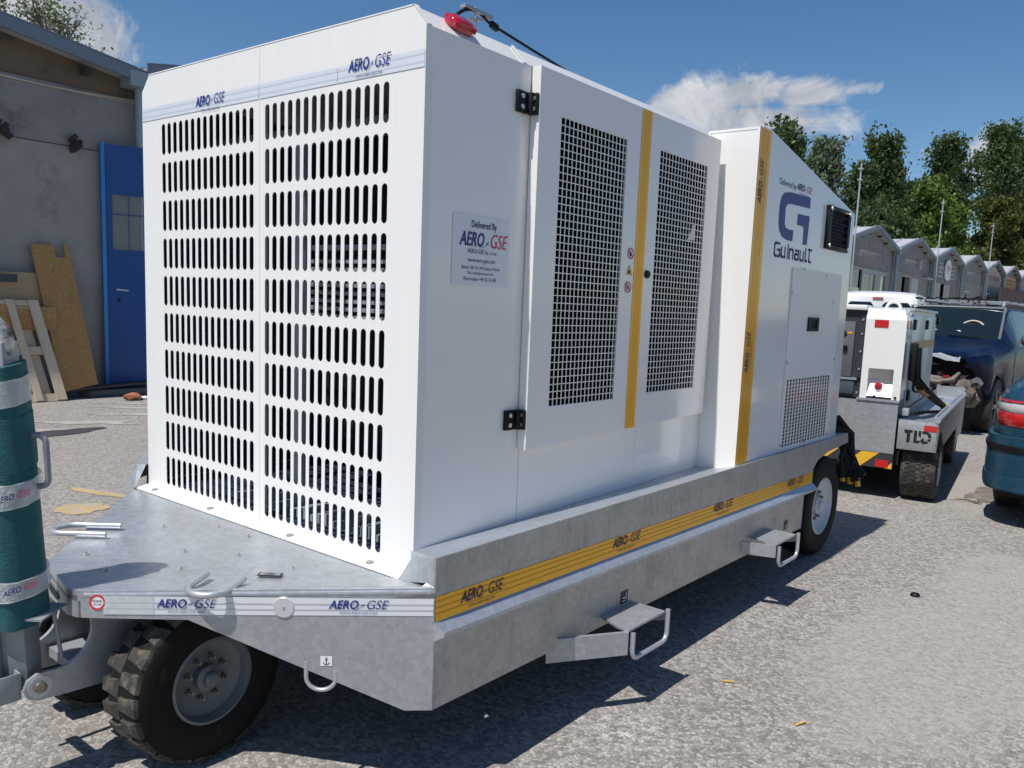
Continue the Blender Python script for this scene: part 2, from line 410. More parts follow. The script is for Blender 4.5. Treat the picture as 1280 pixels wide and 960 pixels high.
# inside returns / interior
mb = MB()
mb.box((-W_+.02, .9, .72), (-.02, .92, 2.33)); mb.box((-W_+.02, .03, .70), (-.03, .9, .712))
mb.build('inner_bulkhead', M['dark_blue'], gpu); MB().box((-W_+t_in, .012, .72), (-W_+t_in+.006, .9, 2.33)).build('inner_lining', M['dark_blue'], gpu)
mb = MB()
for x in (-1.30,): mb.box((x-.03, .30, .71), (x+.03, .36, 2.3))
mb.box((-.86, .16, .71), (-.80, .20, 2.3)); mb.box((-W_+.04, .30, 2.14), (-.05, .36, 2.2))
mb.pieces('inner_post', M['inner_grey'], gpu, bevel=.006)
mb = MB(); mb.box((-1.12, .52, .95), (-.10, .80, 2.05)); mb.build('radiator', M['dark'], gpu)
mb = MB()
for i in range(8): mb.obox((-.50, .30, 1.47+i*.030), (.44, 0, 0), (0, .02, .004), (0, -.001, .006))
mb.box((-.95, .29, 1.43), (-.05, .33, 1.445)); mb.box((-.95, .29, 1.72), (-.05, .33, 1.74))
mb.pieces('cooling_fin', M['inner_grey'], gpu)
mb = MB()
for i in range(26): mb.box((-1.15+i*.041, .10, .712), (-1.135+i*.041, .34, .735+.01*(i % 3)))
mb.pieces('floor_rib', M['inner_grey'], gpu)

# --- roof with folded long edges
def roofprof(y): return [(0, y, ZC), (-CH, y, ZT), (-W_+CH, y, ZT), (-W_, y, ZC), (-W_+.012, y, ZC-.01), (-W_+CH, y, ZT-.015), (-CH, y, ZT-.015), (-.012, y, ZC-.01)]
MB().prism(roofprof(.0035), (0, .4575, 0)).build('roof_panel', M['white'], gpu)
MB().prism([Vector(p)+Vector((.0, 0, .002)) for p in roofprof(.464)], (0, L1-.466, 0)).build('roof_panel', M['white'], gpu)
mb = MB(); mb.prism([(.002, .447, ZC+.001), (-CH, .447, ZT+.004), (-CH, .462, ZT+.004), (.002, .462, ZC+.001)], (.0, 0, .004)); mb.prism([(.003, .002, ZC), (-CH+.001, .002, ZT+.003), (-CH+.001, .02, ZT+.003), (.003, .02, ZC)], (0, 0, .003)); mb.box((-W_+CH, -.0015, ZT+.0002), (-CH, .004, ZT+.004))
mb.build('roof_joint', M['white'], gpu)
# --- long walls
mb = MB(); t = .02
for x0, sgn in ((-t, 1),):
    mb.box((-t, .0012, .745), (-.0006, .505, ZC)); mb.box((-t, .508, .745), (0, 1.31, 1.10)); mb.box((-t, 1.312, .745), (0, L1, 1.10))
    mb.box((-t, .508, 2.27), (0, L1, ZC)); mb.box((-t, .508, 1.10), (0, .56, 2.27)); mb.box((-t, 1.80, 1.10), (0, L1, 2.27)); mb.box((-t, 1.10, 1.10), (0, 1.26, 2.27))
mb.build('side_wall', M['white'], gpu)
MB().box((-W_, .0012, .70), (-W_+t, L1, ZC)).build('side_wall', M['white'], gpu)
mb = MB(); mb.box((-.45, .93, .75), (-.022, .95, 2.32)); mb.box((-.62, .95, .75), (-.60, L1, 2.3)); mb.build('inner_lining', M['dark'], gpu)
mb = MB()
mb.box((-.42, 1.0, .80), (-.12, 1.75, 1.6)); mb.cyl((-.25, 1.15, 1.6), (-.25, 1.15, 1.9), .07); mb.cyl((-.25, 1.55, 1.55), (-.2, 1.45, 2.0), .05)
mb.build('engine_block', M['dark'], gpu, bevel=.02)

# --- doors with punched grilles
def perforated(x, y0, y1, z0, z1, ny, nz, fy=.84, fz=.875, th=.002):
    mb = MB(); dy, dz = (y1-y0)/ny, (z1-z0)/nz
    for i in range(ny+1):
        wy = dy*(1-fy)/2; mb.box((x-th, y0+i*dy-wy, z0-.006), (x, y0+i*dy+wy, z1+.006))
    for j in range(nz+1):
        wz = dz*(1-fz)/2; mb.box((x-th, y0-.006, z0+j*dz-wz), (x-.0005, y1+.006, z0+j*dz+wz))
    return mb
DT = .04
def door(y0, y1, gy0, gy1, gz0, gz1, ny, zb0, zb1):
    mb = MB(); z0, z1 = 1.045, 2.340
    mb.prism([(.003, y0, zb0), (.003, y1, zb1), (.003, y1, gz0), (.003, y0, gz0)], (DT-.003, 0, 0))
    mb.box((.003, y0, gz1), (DT, y1, z1)); mb.box((.003, y0, gz0), (DT, gy0, gz1)); mb.box((.003, gy1, gz0), (DT, y1, gz1))
    d = mb.build('door', M['white'], gpu)
    g = perforated(DT-.0015, gy0, gy1, gz0, gz1, ny, 38).build('grille', M['white'], d)
    return d
dL = door(.493, 1.187, .619, 1.054, 1.181, 2.200, 17, 1.034, 1.050)
dR = door(1.189, 1.860, 1.312, 1.742, 1.192, 2.205, 16, 1.050, 1.063)
MB().box((.026, .600, 1.160), (.030, 1.075, 2.22)).build('grille_shade_sheet', M['void'], dL); MB().box((.026, 1.295, 1.17), (.030, 1.76, 2.225)).build('grille_shade_sheet', M['void'], dR)  # black sheets paint in the deep shade behind the punched grilles
mb = MB(); mb.add([(.032, 1.60, 1.86), (.032, 1.68, 1.87), (.032, 1.665, 1.945)], [(0, 1, 2)])
mb.build('paper_scrap', M['anchor_white'], gpu, smooth=0)
c_ = MB().lathe([(.0, 0), (.0001, .012), (.014, .012), (.017, .004), (.017, 0)], (DT, 1.254, 1.692), (1, 0, 0), 20).build('lock', M['black'], dR)

def tape(o, right, L, upv, H, parent, m='yellow', ml='yellow_line', lift=.0016, lines=3, name='tape', H1=None, up1=None):
    f = Flat(o, right, upv, lift); f.rect(0, 0, L, H); p = f.build(name, M[m], parent)
    g = Flat(o, right, upv, lift+.0012)
    for k in range(lines):
        y = H*(.28+.44*k/max(1, lines-1)); g.rect(0, y-.012*H, L, y+.012*H); g.rect(0, y+.05*H, L, y+.065*H)
    g.build('groove', M[ml], p)
    return p
# yellow tape down the meeting edge of the doors; tape runs upwards (right = up)
tape((DT, 1.228, 1.050), (0, 0, 1), 2.338-1.050, (0, -1, 0), .076, dL, lift=.0016)
tape((BX, L1+.132, .822), (0, 0, 1), 2.398-.822, (0, -1, 0), .130, gpu)
for z in (2.06, 1.265):
    aero_logo((BX, L1+.085, z), (0, 0, 1), (0, -1, 0), .20, .066, gpu, M['navy_dark'], lift=.004)

# hinges
for zz in (2.18, 1.108):
    mb = MB(); mb.box((.001, .412, zz), (.013, .462, zz+.07)); h = mb.build('hinge', M['black'], gpu, bevel=.002)
    mb = MB(); mb.cyl((.016, .474, zz), (.016, .474, zz+.07), .011, 12); mb.box((.004, .479, zz), (.038, .492, zz+.07)); mb.build('hinge_leaf', M['black'], h, bevel=.0015)
    mb = MB()
    for q in (.018, .052): mb.cyl((.013, .434, zz+q), (.017, .434, zz+q), .008, 12); mb.cyl((.026, .479, zz+q), (.026, .475, zz+q), .007, 12)
    mb.pieces('screw', M['bolt'], h)

# warning signs on the left leaf
for (y, z, kind) in ((1.119, 1.767, 0), (1.116, 1.700, 1), (1.111, 1.633, 2)):
    o = (DT, y, z); rr = (0, 1, 0); uu = (0, 0, 1)
    if kind == 1:
        f = Flat(o, rr, uu, .0016); f.poly([(-.021, -.018), (.021, -.018), (0, .024)]); s_ = f.build('warning_sign', M['yellow'], dL)
        g = Flat(o, rr, uu, .0028); g.stroke([(-.010, -.010), (.010, -.010)], .004); g.ring(-.003, -.003, .006, .003, 14); g.stroke([(.002, -.006), (.009, .0)], .003); g.stroke([(-.019, -.017), (.019, -.017), (0, .021), (-.019, -.017)], .0012); g.build('symbol', M['black_print'], s_)
    else:
        f = Flat(o, rr, uu, .0016); f.disc(0, 0, .021); s_ = f.build('prohibition_sign', M['anchor_white'], dL)
        g = Flat(o, rr, uu, .0028)
        g.rect(-.006, -.010, .006, .002)
        for q in (-.005, -.0017, .0017, .005): g.stroke([(q, 0), (q*1.25, .009-abs(q))], .0022)
        g.stroke([(-.006, -.006), (-.010, .001)], .0026)
        g.build('symbol', M['black_print'] if kind == 0 else M['crimson'], s_)
        g = Flat(o, rr, uu, .004); g.ring(0, 0, .022, .018); g.stroke([(-.013, .013), (.013, -.013)], .0035); g.build('red_ring', M['crimson'], s_)

# address sticker on the first wall panel
f = Flat((0, .132, 1.600), (0, 1, 0), (0, 0, 1), .0012); f.rect(0, 0, .275, .222)
stk = f.build('address_label', mat('label_silver', (.66, .68, .72), .28, .15), gpu)
f = Flat((0, .132, 1.600), (0, 1, 0), (0, 0, 1), .0026)
f.text('Delivered By', .086, .176, .208, .205, bold=.01); f.text('AERO-GSE Sp. z o.o.', .07, .098, .215, .116)
f.text('www.aero-gse.com', .072, .070, .205, .084)
f.text('Balicka 100, 30-149 Krakow, Poland', .045, .050, .228, .062)
f.text('Mail: sales@aero-gse.com', .072, .033, .198, .045)
f.text('Phone number: +48 726 150 600', .055, .015, .212, .027)
f.build('label_text', M['navy_dark'], stk)
oa = aero_logo((0, .163, 1.724), (0, 1, 0), (0, 0, 1), .235, .046, stk, M['navy'], M['crimson'], lift=.003, site=False)
# silver tape across the end panels, above the slots
for x0, x1, m_ in ((-W_+.002, -.833, 'silver_tape'), (-.826, -.40, 'silver_tape'), (-.398, -.003, 'silver_tape_shiny')):
    tape((x0, 0, 2.222), (1, 0, 0), x1-x0, (0, 0, 1), .050, gpu, m_ if m_ == 'silver_tape' else 'silver_tape', 'tape_line', lines=2)
aero_logo((-1.245, 0, 2.216), (1, 0, 0), (0, 0, 1), .20, .058, gpu, M['navy'], lift=.004)
aero_logo((-.345, 0, 2.226), (1, 0, 0), (0, 0, 1), .20, .058, gpu, M['navy'], lift=.004)

# --- rear box
xl = -W_-BX
def boxpoly(x): return [(x, L1, .815), (x, L2, .800), (x, L2-.005, 2.165), (x, L1+.13, ZT+.008), (x, L1, ZT)]
MB().prism([(x, y, z) for x, y, z in boxpoly(BX-.012)], (.012, 0, 0)).build('side_panel', M['white'], gpu)
MB().prism([(x, y, z) for x, y, z in boxpoly(xl)], (.012, 0, 0)).build('side_panel', M['white'], gpu)
mb = MB(); mb.box((-.09, L1+.002, .785), (BX-.013, L1+.014, ZT-.002)); mb.build('step_face', M['white'], gpu)
mb = MB(); mb.box((xl+.013, L1+.002, .785), (-W_+.09, L1+.014, ZT-.002)); mb.build('step_face', M['white'], gpu)
mb = MB(); mb.prism([(BX-.012, L1, ZT-.001), (BX-.012, L1+.13, ZT+.007), (BX-.012, L2-.006, 2.163), (BX-.012, L2-.01, 2.15), (BX-.012, L1+.13, ZT-.01), (BX-.012, L1, ZT-.012)], (xl-BX+.024, 0, 0)); mb.build('roof_panel', M['white'], gpu)
mb = MB(); mb.box((xl+.013, L2-.014, .80), (BX-.013, L2-.002, 2.15)); mb.build('rear_panel', M['white'], gpu)
# logo on the box
G1 = [(2.335, 2.160), (2.611, 2.167), (2.617, 2.112), (2.340, 2.104), (2.300, 2.096), (2.282, 2.075), (2.285, 2.005), (2.300, 1.984), (2.345, 1.977), (2.408, 1.979), (2.404, 1.924), (2.325, 1.924), (2.262, 1.936), (2.225, 1.962), (2.210, 1.996), (2.206, 2.074), (2.222, 2.122), (2.255, 2.148)]
G2 = [(2.453, 2.067), (2.620, 2.072), (2.611, 1.922), (2.553, 1.920), (2.551, 2.000), (2.537, 2.012), (2.454, 2.012)]
f = Flat((BX, 0, 0), (0, 1, 0), (0, 0, 1), .0018); f.poly(G1); f.poly(G2); f.build('company_emblem', M['navy'], gpu)
f = Flat((BX, 2.185, 1.838), (0, 1, 0), (0, 0, 1), .0018)
def seg_word(f, strokes, x, k, h, wd):
    for s_ in strokes: f.stroke([(x+a*k, b*h) for a, b in s_], wd)
LET = {'G': [[(.9, 1), (.15, 1), (0, .85), (0, .15), (.15, 0), (.9, 0), (1, .1), (1, .5), (.55, .5)]], 'u': [[(0, .72), (0, .12), (.12, 0), (.8, 0)], [(.85, .72), (.85, 0)]],
       'i': [[(.2, .72), (.2, 0)], [(.2, .95), (.2, 1.0)]], 'n': [[(0, 0), (0, .72)], [(0, .72), (.7, .72), (.85, .6), (.85, 0)]], 'a': [[(.1, .72), (.85, .72), (.85, 0), (.12, 0), (0, .12), (0, .32), (.12, .42), (.85, .42)]],
       'l': [[(0, 1), (0, .12), (.12, 0), (.4, 0)]], 't': [[(.15, 1), (.15, .12), (.27, 0), (.7, 0)], [(-.1, 1), (.7, 1)]]}
x = 0
for ch, wd_ in zip('Guinault', (.085, .070, .030, .070, .070, .072, .042, .050)):
    seg_word(f, LET[ch], x, .055 if ch != 'G' else .068, .062, .0125); x += wd_+.004
f.build('company_name', M['navy'], gpu)
f = Flat((BX, 2.185, 2.165), (0, 1, 0), (0, 0, 1), .0018); f.text('Delivered by', 0, .005, .215, .045); f.build('caption', M['navy_dark'], gpu)
aero_logo((BX, 2.412, 2.166), (0, 1, 0), (0, 0, 1), .215, .052, gpu, M['navy_dark'], M['crimson'], lift=.002)
# louvre
mb = MB(); y0, y1, z0, z1 = 2.872, 3.245, 1.928, 2.163
mb.box((BX, y0, z0), (BX+.02, y1, z0+.022)); mb.box((BX, y0, z1-.022), (BX+.02, y1, z1)); mb.box((BX, y0, z0+.022), (BX+.02, y0+.045, z1-.022)); mb.box((BX, y1-.045, z0+.022), (BX+.02, y1, z1-.022))
lv = mb.build('louvre', M['black'], gpu, bevel=.002)
MB().box((BX+.0015, y0+.04, z0+.02), (BX+.003, y1-.04, z1-.02)).build('louvre_back', M['dark'], lv)
for k in range(5):
    zc = z0+.042+k*.038; MB().obox((BX+.010, (y0+y1)/2, zc), (0, (y1-y0)/2-.046, 0), (.009, 0, -.012), (.0012, 0, .0012)).build('slat', M['black'], lv)
mb = MB()
for yy in (y0+.03, y1-.03):
    for z_ in (z0+.018, z1-.018): mb.cyl((BX+.02, yy, z_), (BX+.026, yy, z_), .012, 6)
mb.pieces('screw', M['bolt'], lv)
# access panel
mb = MB(); ay0, ay1, az0, az1 = 2.440, 3.215, .822, 1.795
mb.box((BX+.001, ay0, 1.212), (BX+.007, ay1, az1)); mb.box((BX+.001, ay0, az0), (BX+.007, ay1, .845)); mb.box((BX+.001, ay0, .845), (BX+.007, ay0+.03, 1.212)); mb.box((BX+.001, ay1-.06, .845), (BX+.007, ay1, 1.212))
ap = mb.build('access_panel', M['white_front'], gpu, smooth=0)
perforated(BX+.0065, ay0+.03, ay1-.06, .845, 1.212, 16, 19, .66, .76).build('grille', M['white'], ap)
MB().box((BX+.0012, ay0+.028, .843), (BX+.0022, ay1-.058, 1.214)).build('grille_backing', mat('mesh_backing', (.075, .08, .09), .7), ap)
mb = MB()
for yy, z_ in ((ay0+.01, az1-.13), (ay0+.01, 1.30), (ay0+.01, .86), (2.60, az1+.0), (2.95, az1-.02), (ay1-.12, az1-.16), (ay1-.02, 1.30), (ay1-.03, .85), (2.80, .845)): mb.cyl((BX+.006, yy, z_), (BX+.013, yy, z_), .008, 10)
mb.pieces('screw', M['bolt'], ap)
mb = MB(); mb.box((BX+.007, 2.705, 1.467), (BX+.016, 2.865, 1.482)); mb.box((BX+.007, 2.705, 1.528), (BX+.016, 2.865, 1.543)); mb.box((BX+.007, 2.705, 1.482), (BX+.016, 2.735, 1.528)); mb.box((BX+.007, 2.835, 1.482), (BX+.016, 2.865, 1.528))
sb = mb.build('inlet_frame', M['black'], ap); MB().box((BX+.0072, 2.73, 1.48), (BX+.009, 2.84, 1.53)).build('inlet_back', M['dark'], sb)

# beacon lamp on the folded roof edge
Rm = Matrix.Translation((-.036, .170, 2.380)) @ Matrix.Rotation(R_(40), 4, 'Y')
def oblong(hw, hl, z0, z1, c, n=8, top=None):
    top = top or 1; P = []
    for s_, z_ in ((1, z0), (1.0, lerp(z0, z1, .55)), (top, z1)):
        for i in range(24):
            t_ = 2*PI*i/24; sx = math.copysign(abs(math.cos(t_))**.6, math.cos(t_))*hw; sy = math.copysign(abs(math.sin(t_))**.6, math.sin(t_))*hl; P.append(Rm @ Vector((sx*s_, sy*s_, z_)))
    fs = [tuple(range(24))[::-1], tuple(range(48, 72))]
    for r_ in range(2):
        for i in range(24): fs.append((r_*24+i, r_*24+(i+1) % 24, (r_+1)*24+(i+1) % 24, (r_+1)*24+i))
    return MB().add(P, fs)
bc = oblong(.031, .052, 0, .012, 0).build('beacon_base', M['red_lens'], gpu)
oblong(.028, .049, .012, .031, 0, top=.72).build('lens', M['red_lens'], bc, smooth=60)
mb = MB()
for i in range(10): mb.obox(Rm @ Vector((0, -.046+i*.010, .016)), Rm.to_3x3() @ Vector((.0288, 0, 0)), Rm.to_3x3() @ Vector((0, .0015, 0)), Rm.to_3x3() @ Vector((0, 0, .008)))
mb.build('lens_rib', M['red_lens'], bc)

# ================================================================ trailer base
A2 = Vector((BB, -.135)); B2 = Vector((-.57, -.76)); dv = (B2-A2).normalized(); FN = Vector((-dv.y, dv.x)) if (-dv.y) > 0 else Vector((dv.y, -dv.x))
def FP(s, z, off=0): q = A2+dv*s+FN*off; return Vector((q.x, q.y, z))
# right outer side sheet
NEAR, FAR = -.135, 3.53
poly = [(NEAR, .367), (2.82, .344), (2.826, .57), (2.934, .585), (2.940, .672), (3.009, .717), (3.175, .746), (3.548, .765), (FAR, .826), (NEAR, .822)]
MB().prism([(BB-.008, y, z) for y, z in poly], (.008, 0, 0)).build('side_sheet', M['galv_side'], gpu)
def rib(y0, y1, z0, z1):
    mb = MB(); a = [(BB, y0, z0), (BB+.030, y0+.012, z0-.026), (BB+.030, y0+.012, z0-.038), (BB, y0, z0-.056)]; b = [(BB, y1, z1), (BB+.030, y1, z1-.026), (BB+.030, y1, z1-.038), (BB, y1, z1-.056)]
    return mb.add(a+b, [(0, 1, 2, 3), (7, 6, 5, 4), (0, 4, 5, 1), (1, 5, 6, 2), (2, 6, 7, 3)])
rib(NEAR, 2.95, .632, .590).build('folded_rib', M['galv_top'], gpu)
mb = MB(); mb.add([(-.01, .0, .762), (BB, NEAR, .8225), (BB, FAR, .8265), (-.01, FAR, .802), (BB-.002, NEAR+.002, .802), (BB-.002, FAR, .806), (-.01, .0, .742), (-.01, FAR, .782)], [(0, 1, 2, 3), (4, 6, 7, 5), (1, 4, 5, 2), (0, 3, 7, 6), (2, 5, 7, 3), (0, 6, 4, 1)])
mb.build('ledge', M['galv_top'], gpu)
# yellow tape along the side
f = Flat((BB, 0, 0), (0, 1, 0), (0, 0, 1), .0016); f.poly([(NEAR+.002, .634), (2.936, .592), (2.938, .655), (NEAR+.002, .708)]); tp = f.build('side_tape', M['yellow'], gpu)
f = Flat((BB, 0, 0), (0, 1, 0), (0, 0, 1), .003)
for q in (.30, .55, .80):
    za, zb_ = lerp(.634, .708, q), lerp(.592, .655, q); f.poly([(NEAR+.004, za-.0015), (2.93, zb_-.0015), (2.93, zb_+.0015), (NEAR+.004, za+.0015)])
f.build('groove', M['yellow_line'], tp)
for y_, z_, wl in ((-.03, .641, .195), (.80, .632, .20), (1.645, .622, .205), (2.54, .604, .24)): aero_logo((BB, y_, z_), (0, 1, -.016), (0, 0.016, 1), wl, .057, gpu, M['navy_dark'], lift=.0042)
for y_, z_ in ((.880, .412), (2.55, .385)):
    f = Flat((BB, y_, z_), (0, 1, 0), (0, 0, 1), .0016); f.rect(0, 0, .052, .050); sq = f.build('jacking_sticker', M['black_print'], gpu)
    f = Flat((BB, y_, z_), (0, 1, 0), (0, 0, 1), .003); f.stroke([(.014, .010), (.038, .010), (.038, .040)], .004); f.stroke([(.014, .022), (.030, .022)], .004); f.build('symbol', M['anchor_white'], sq)
# left outer side
XL = -W_-BB
lpoly = [(x, z) for x, z in poly]
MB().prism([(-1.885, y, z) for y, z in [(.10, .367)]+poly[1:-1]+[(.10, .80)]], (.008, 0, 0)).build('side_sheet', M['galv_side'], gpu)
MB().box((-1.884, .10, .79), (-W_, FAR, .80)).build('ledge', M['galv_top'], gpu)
# nose deck
tipL = Vector((-.90, -.712)); lft = Vector((-1.70, -.035))
dk = [(BB, -.135, .735), (.02, -.004, .683), (.0, .02, .680), (-W_, .02, .680), (-1.70, -.035, .680), (-.90, -.712, .680), (-.62, -.768, .680), (-.57, -.76, .682)]
mb = MB(); top = [Vector(p) for p in dk]; inner = Vector((-.6, -.3, .680))
n = len(top); mb.v = [tuple(p) for p in top]+[(p.x, p.y, p.z-.03) for p in top]
mb.f = [tuple(range(1, n)), (0, 1, n-1), tuple(range(n+1, 2*n))[::-1], (n, 2*n-1, n+1)]+[(i, i+n, (i+1) % n+n, (i+1) % n) for i in range(n)]
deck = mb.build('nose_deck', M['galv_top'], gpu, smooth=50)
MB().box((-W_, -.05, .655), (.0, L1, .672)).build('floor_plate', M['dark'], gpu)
# rounded folded edges
MB().tube([FP(.01, .722, -.012), FP(.25, .709, -.012), FP(.6, .690, -.012), FP(1.0, .669, -.012)], .014, 12).build('folded_edge', M['galv_top'], gpu, smooth=60)
fpoly = [(0, .820), (0, .367), (.08, .363), (.704, .610), (1.01, .603), (1.01, .664), (.03, .716), (.002, .735)]
MB().prism([FP(s_, z_, 0) for s_, z_ in [(0, .720), (0, .367), (.08, .363), (.704, .610), (1.01, .603), (1.01, .668)]], tuple(-FN*.008)+(0,)).build('nose_fascia', M['galv'], gpu)
# gusset between deck and ledge
mb = MB(); g0, g1, g2, g3 = Vector((0, -.066, .682)), Vector((BB, -.135, .735)), Vector((BB, -.133, .8235)), Vector((.015, -.004, .766)); gm = Vector((.19, -.128, .738))
mb.add([g0, gm, g1, g2, g3], [(0, 1, 3, 4), (1, 2, 3)]); mb.add([FP(0, .72), FP(.06, .72), gm+Vector((0, 0, 0)), g1], [(0, 1, 2, 3)])
mb.build('gusset', M['galv_top'], gpu, smooth=60)
mb = MB(); mb.add([(-W_-.002, -.06, .683), (-1.765, -.06, .683), (-1.70, -.03, .782), (-W_-.002, -.01, .782), (-W_-.002, .1, .80), (-1.88, .1, .80), (-1.88, .1, .683)], [(0, 1, 2, 3), (2, 5, 4, 3), (1, 6, 5, 2)])
mb.build('gusset', M['galv'], gpu, smooth=0)
# nose tip and left fascia
MB().prism([(-.90, -.712, .66), (-.62, -.768, .66), (-.62, -.768, .60), (-.90, -.712, .575)], (.004, .02, 0)).build('nose_tip', M['galv'], gpu)
MB().prism([(-.62, -.768, .664), (-.57, -.76, .668), (-.57, -.76, .603), (-.62, -.768, .60)], (0, .012, 0)).build('nose_corner', M['galv'], gpu)
f = Flat((-.80, -.733, .618), (.28, -.056, 0), (0, 0, 1), .002); f.poly([(.06*math.cos(t_)*1.0+(.02 if math.cos(t_) > 0 else -.02), .014*math.sin(t_)) for t_ in [2*PI*i/20 for i in range(20)]]); f.build('slot_hole', M['black'], gpu)
MB().prism([(-.90, -.712, .66), (-1.70, -.035, .66), (-1.70, -.035, .367), (-1.62, -.10, .363), (-1.13, -.51, .60), (-.90, -.712, .60)], (.008, .008, 0)).build('nose_fascia', M['galv'], gpu)
# tape on the right fascia
f = Flat((0, 0, 0), (1, 0, 0), (0, 0, 1)); mb = MB(); off = .0018
def fq(s0, s1, a0, a1, b0, b1, o_): return [FP(s0, a0, o_), FP(s1, a1, o_), FP(s1, b1, o_), FP(s0, b0, o_)]
mb.add(fq(.003, .944, .653, .617, .704, .671, off), [(0, 1, 2, 3)]); ft = mb.build('fascia_tape', M['silver_tape'], gpu, smooth=0)
mb = MB()
for q in (.30, .62): mb.add(fq(.003, .944, lerp(.653, .704, q), lerp(.617, .671, q), lerp(.653, .704, q+.05), lerp(.617, .671, q+.05), off+.0012), [(0, 1, 2, 3)])
mb.build('groove', M['tape_line'], ft, smooth=0)
mb = MB(); mb.add(fq(.80, .944, .6225, .617, .676, .671, off+.0008), [(0, 1, 2, 3)]); mb.build('holographic_patch', M['silver_tape_shiny'], ft, smooth=0)
Rv = Vector((-dv.x, -dv.y, .036)).normalized(); 
for s_, z_ in ((.792, .629), (.302, .647)):
    p = FP(s_, z_); uu = Vector((0, 0, 1))
    aero_logo(p, Rv, uu, .172, .041, gpu, M['navy'], lift=.0042)
# reflector disc, speed sign, anchor label
nv = Vector((FN.x, FN.y, 0))
c = FP(.430, .660); MB().lathe([(.0001, .0045), (.029, .0045), (.0305, .003), (.031, .0), (.0001, 0)], c, nv, 28).build('round_reflector', mat('white_reflector', (.55, .56, .56), .35, .2, var=.12, vscale=120), gpu); MB().cyl(c+nv*.004, c+nv*.0065, .0045, 8).build('rivet', M['rod'], gpu)
c = FP(.961, .652); f = Flat(c, Rv, (0, 0, 1), .0016); f.disc(0, 0, .020); sg = f.build('speed_limit_sign', M['anchor_white'], gpu)
f = Flat(c, Rv, (0, 0, 1), .0028); f.ring(0, 0, .023, .0175); f.build('red_ring', M['red_print'], sg)
f = Flat(c, Rv, (0, 0, 1), .003); f.text('10 km/h', -.013, .001, .013, .008, bold=.02); f.text('6.2 mph', -.012, -.009, .012, -.003, bold=.02); f.build('sign_text', M['black_print'], sg)
c = FP(.307, .505); f = Flat(c, Rv, (0, 0, 1), .0016); f.rect(-.017, -.015, .017, .015); an = f.build('lashing_label', M['anchor_white'], gpu)
f = Flat(c, Rv, (0, 0, 1), .0028); f.stroke([(0, -.010), (0, .007)], .002); f.ring(0, .009, .0025, .001, 10); f.stroke([(-.004, .004), (.004, .004)], .0016); f.ring(0, -.001, .0105, .0085, 14, 0, PI*1.08, PI*1.92); f.build('anchor_symbol', M['black_print'], an)
# lashing ring under the fascia
def ringpts(c, a, b, ra, rb, t0, t1, n): return [Vector(c)+Vector(a)*ra*math.cos(lerp(t0, t1, i/n))+Vector(b)*rb*math.sin(lerp(t0, t1, i/n)) for i in range(n+1)]
cc = FP(.323, .452, -.004); pts = [FP(.366, .50, -.004)]+ringpts(cc, (-Rv.x, -Rv.y, 0), (0, 0, 1), .043, .038, 0, -PI, 16)+[FP(.282, .475, -.004)]
MB().tube(pts, .0065, 10).build('lashing_ring', M['rod'], gpu, smooth=60)
# tie-down hooks standing off the deck edge (right and left)
def hook(p1, p2, out, L, z0=.695):
    p1, p2, out = Vector((*p1, 0)), Vector((*p2, 0)), Vector((*out, 0)).normalized(); c = (p1+p2)/2; h = (p1-p2)/2; r = h.length; hn = h/r
    pts = [p1+Vector((0, 0, z0+.0))]+[c+out*(L-r)+hn*r*math.cos(t_)+out*r*math.sin(t_)+Vector((0, 0, z0)) for t_ in [PI*i/14 for i in range(15)]]+[p2+Vector((0, 0, z0))]
    return MB().tube(pts, .0105, 12)
hook((-.292, -.408), (-.405, -.460), (.55, -.83), .165, .702).build('tie_down_hook', M['rod'], gpu, smooth=60)
hook((-1.09, -.39), (-1.02, -.475), (-.75, -.66), .20, .697).build('tie_down_hook', M['rod'], gpu, smooth=60)
mb = MB()
for x_, y_ in ((-.553, -.464), (-.709, -.365), (-.694, -.619), (-.888, -.600), (-1.035, -.265), (-.905, -.125), (-.555, -.264), (-.72, -.12), (-.32, -.22)):
    mb.cyl((x_, y_, .679), (x_, y_, .682), .013, 14); mb.cyl((x_, y_, .682), (x_, y_, .690), .0075, 6)
[o for o in mb.pieces('deck_bolt', M['bolt'], gpu)]
mb = MB()
for x_ in (-1.55, -1.12, -.60, -.17): mb.cyl((x_, -.028, .688), (x_, -.028, .698), .014, 14)
mb.pieces('flange_bolt', M['galv_plain'], gpu, bevel=.003)
# chassis plate on the deck
f = Flat((-.325, -.345, .687), (.78, .62, 0), (-.62, .78, 0), .0); f.rect(0, 0, .075, .032); pl = f.build('chassis_plate', M['black'], gpu)
f = Flat((-.325, -.345, .687), (.78, .62, 0), (-.62, .78, 0), .0014); f.rect(.006, .006, .069, .026); f.build('plate_face', M['galv_plain'], pl)
f = Flat((-.325, -.345, .687), (.78, .62, 0), (-.62, .78, 0), .0028); f.rect(.018, .010, .055, .013); f.rect(.026, .018, .048, .021); f.build('plate_print', M['black'], pl)

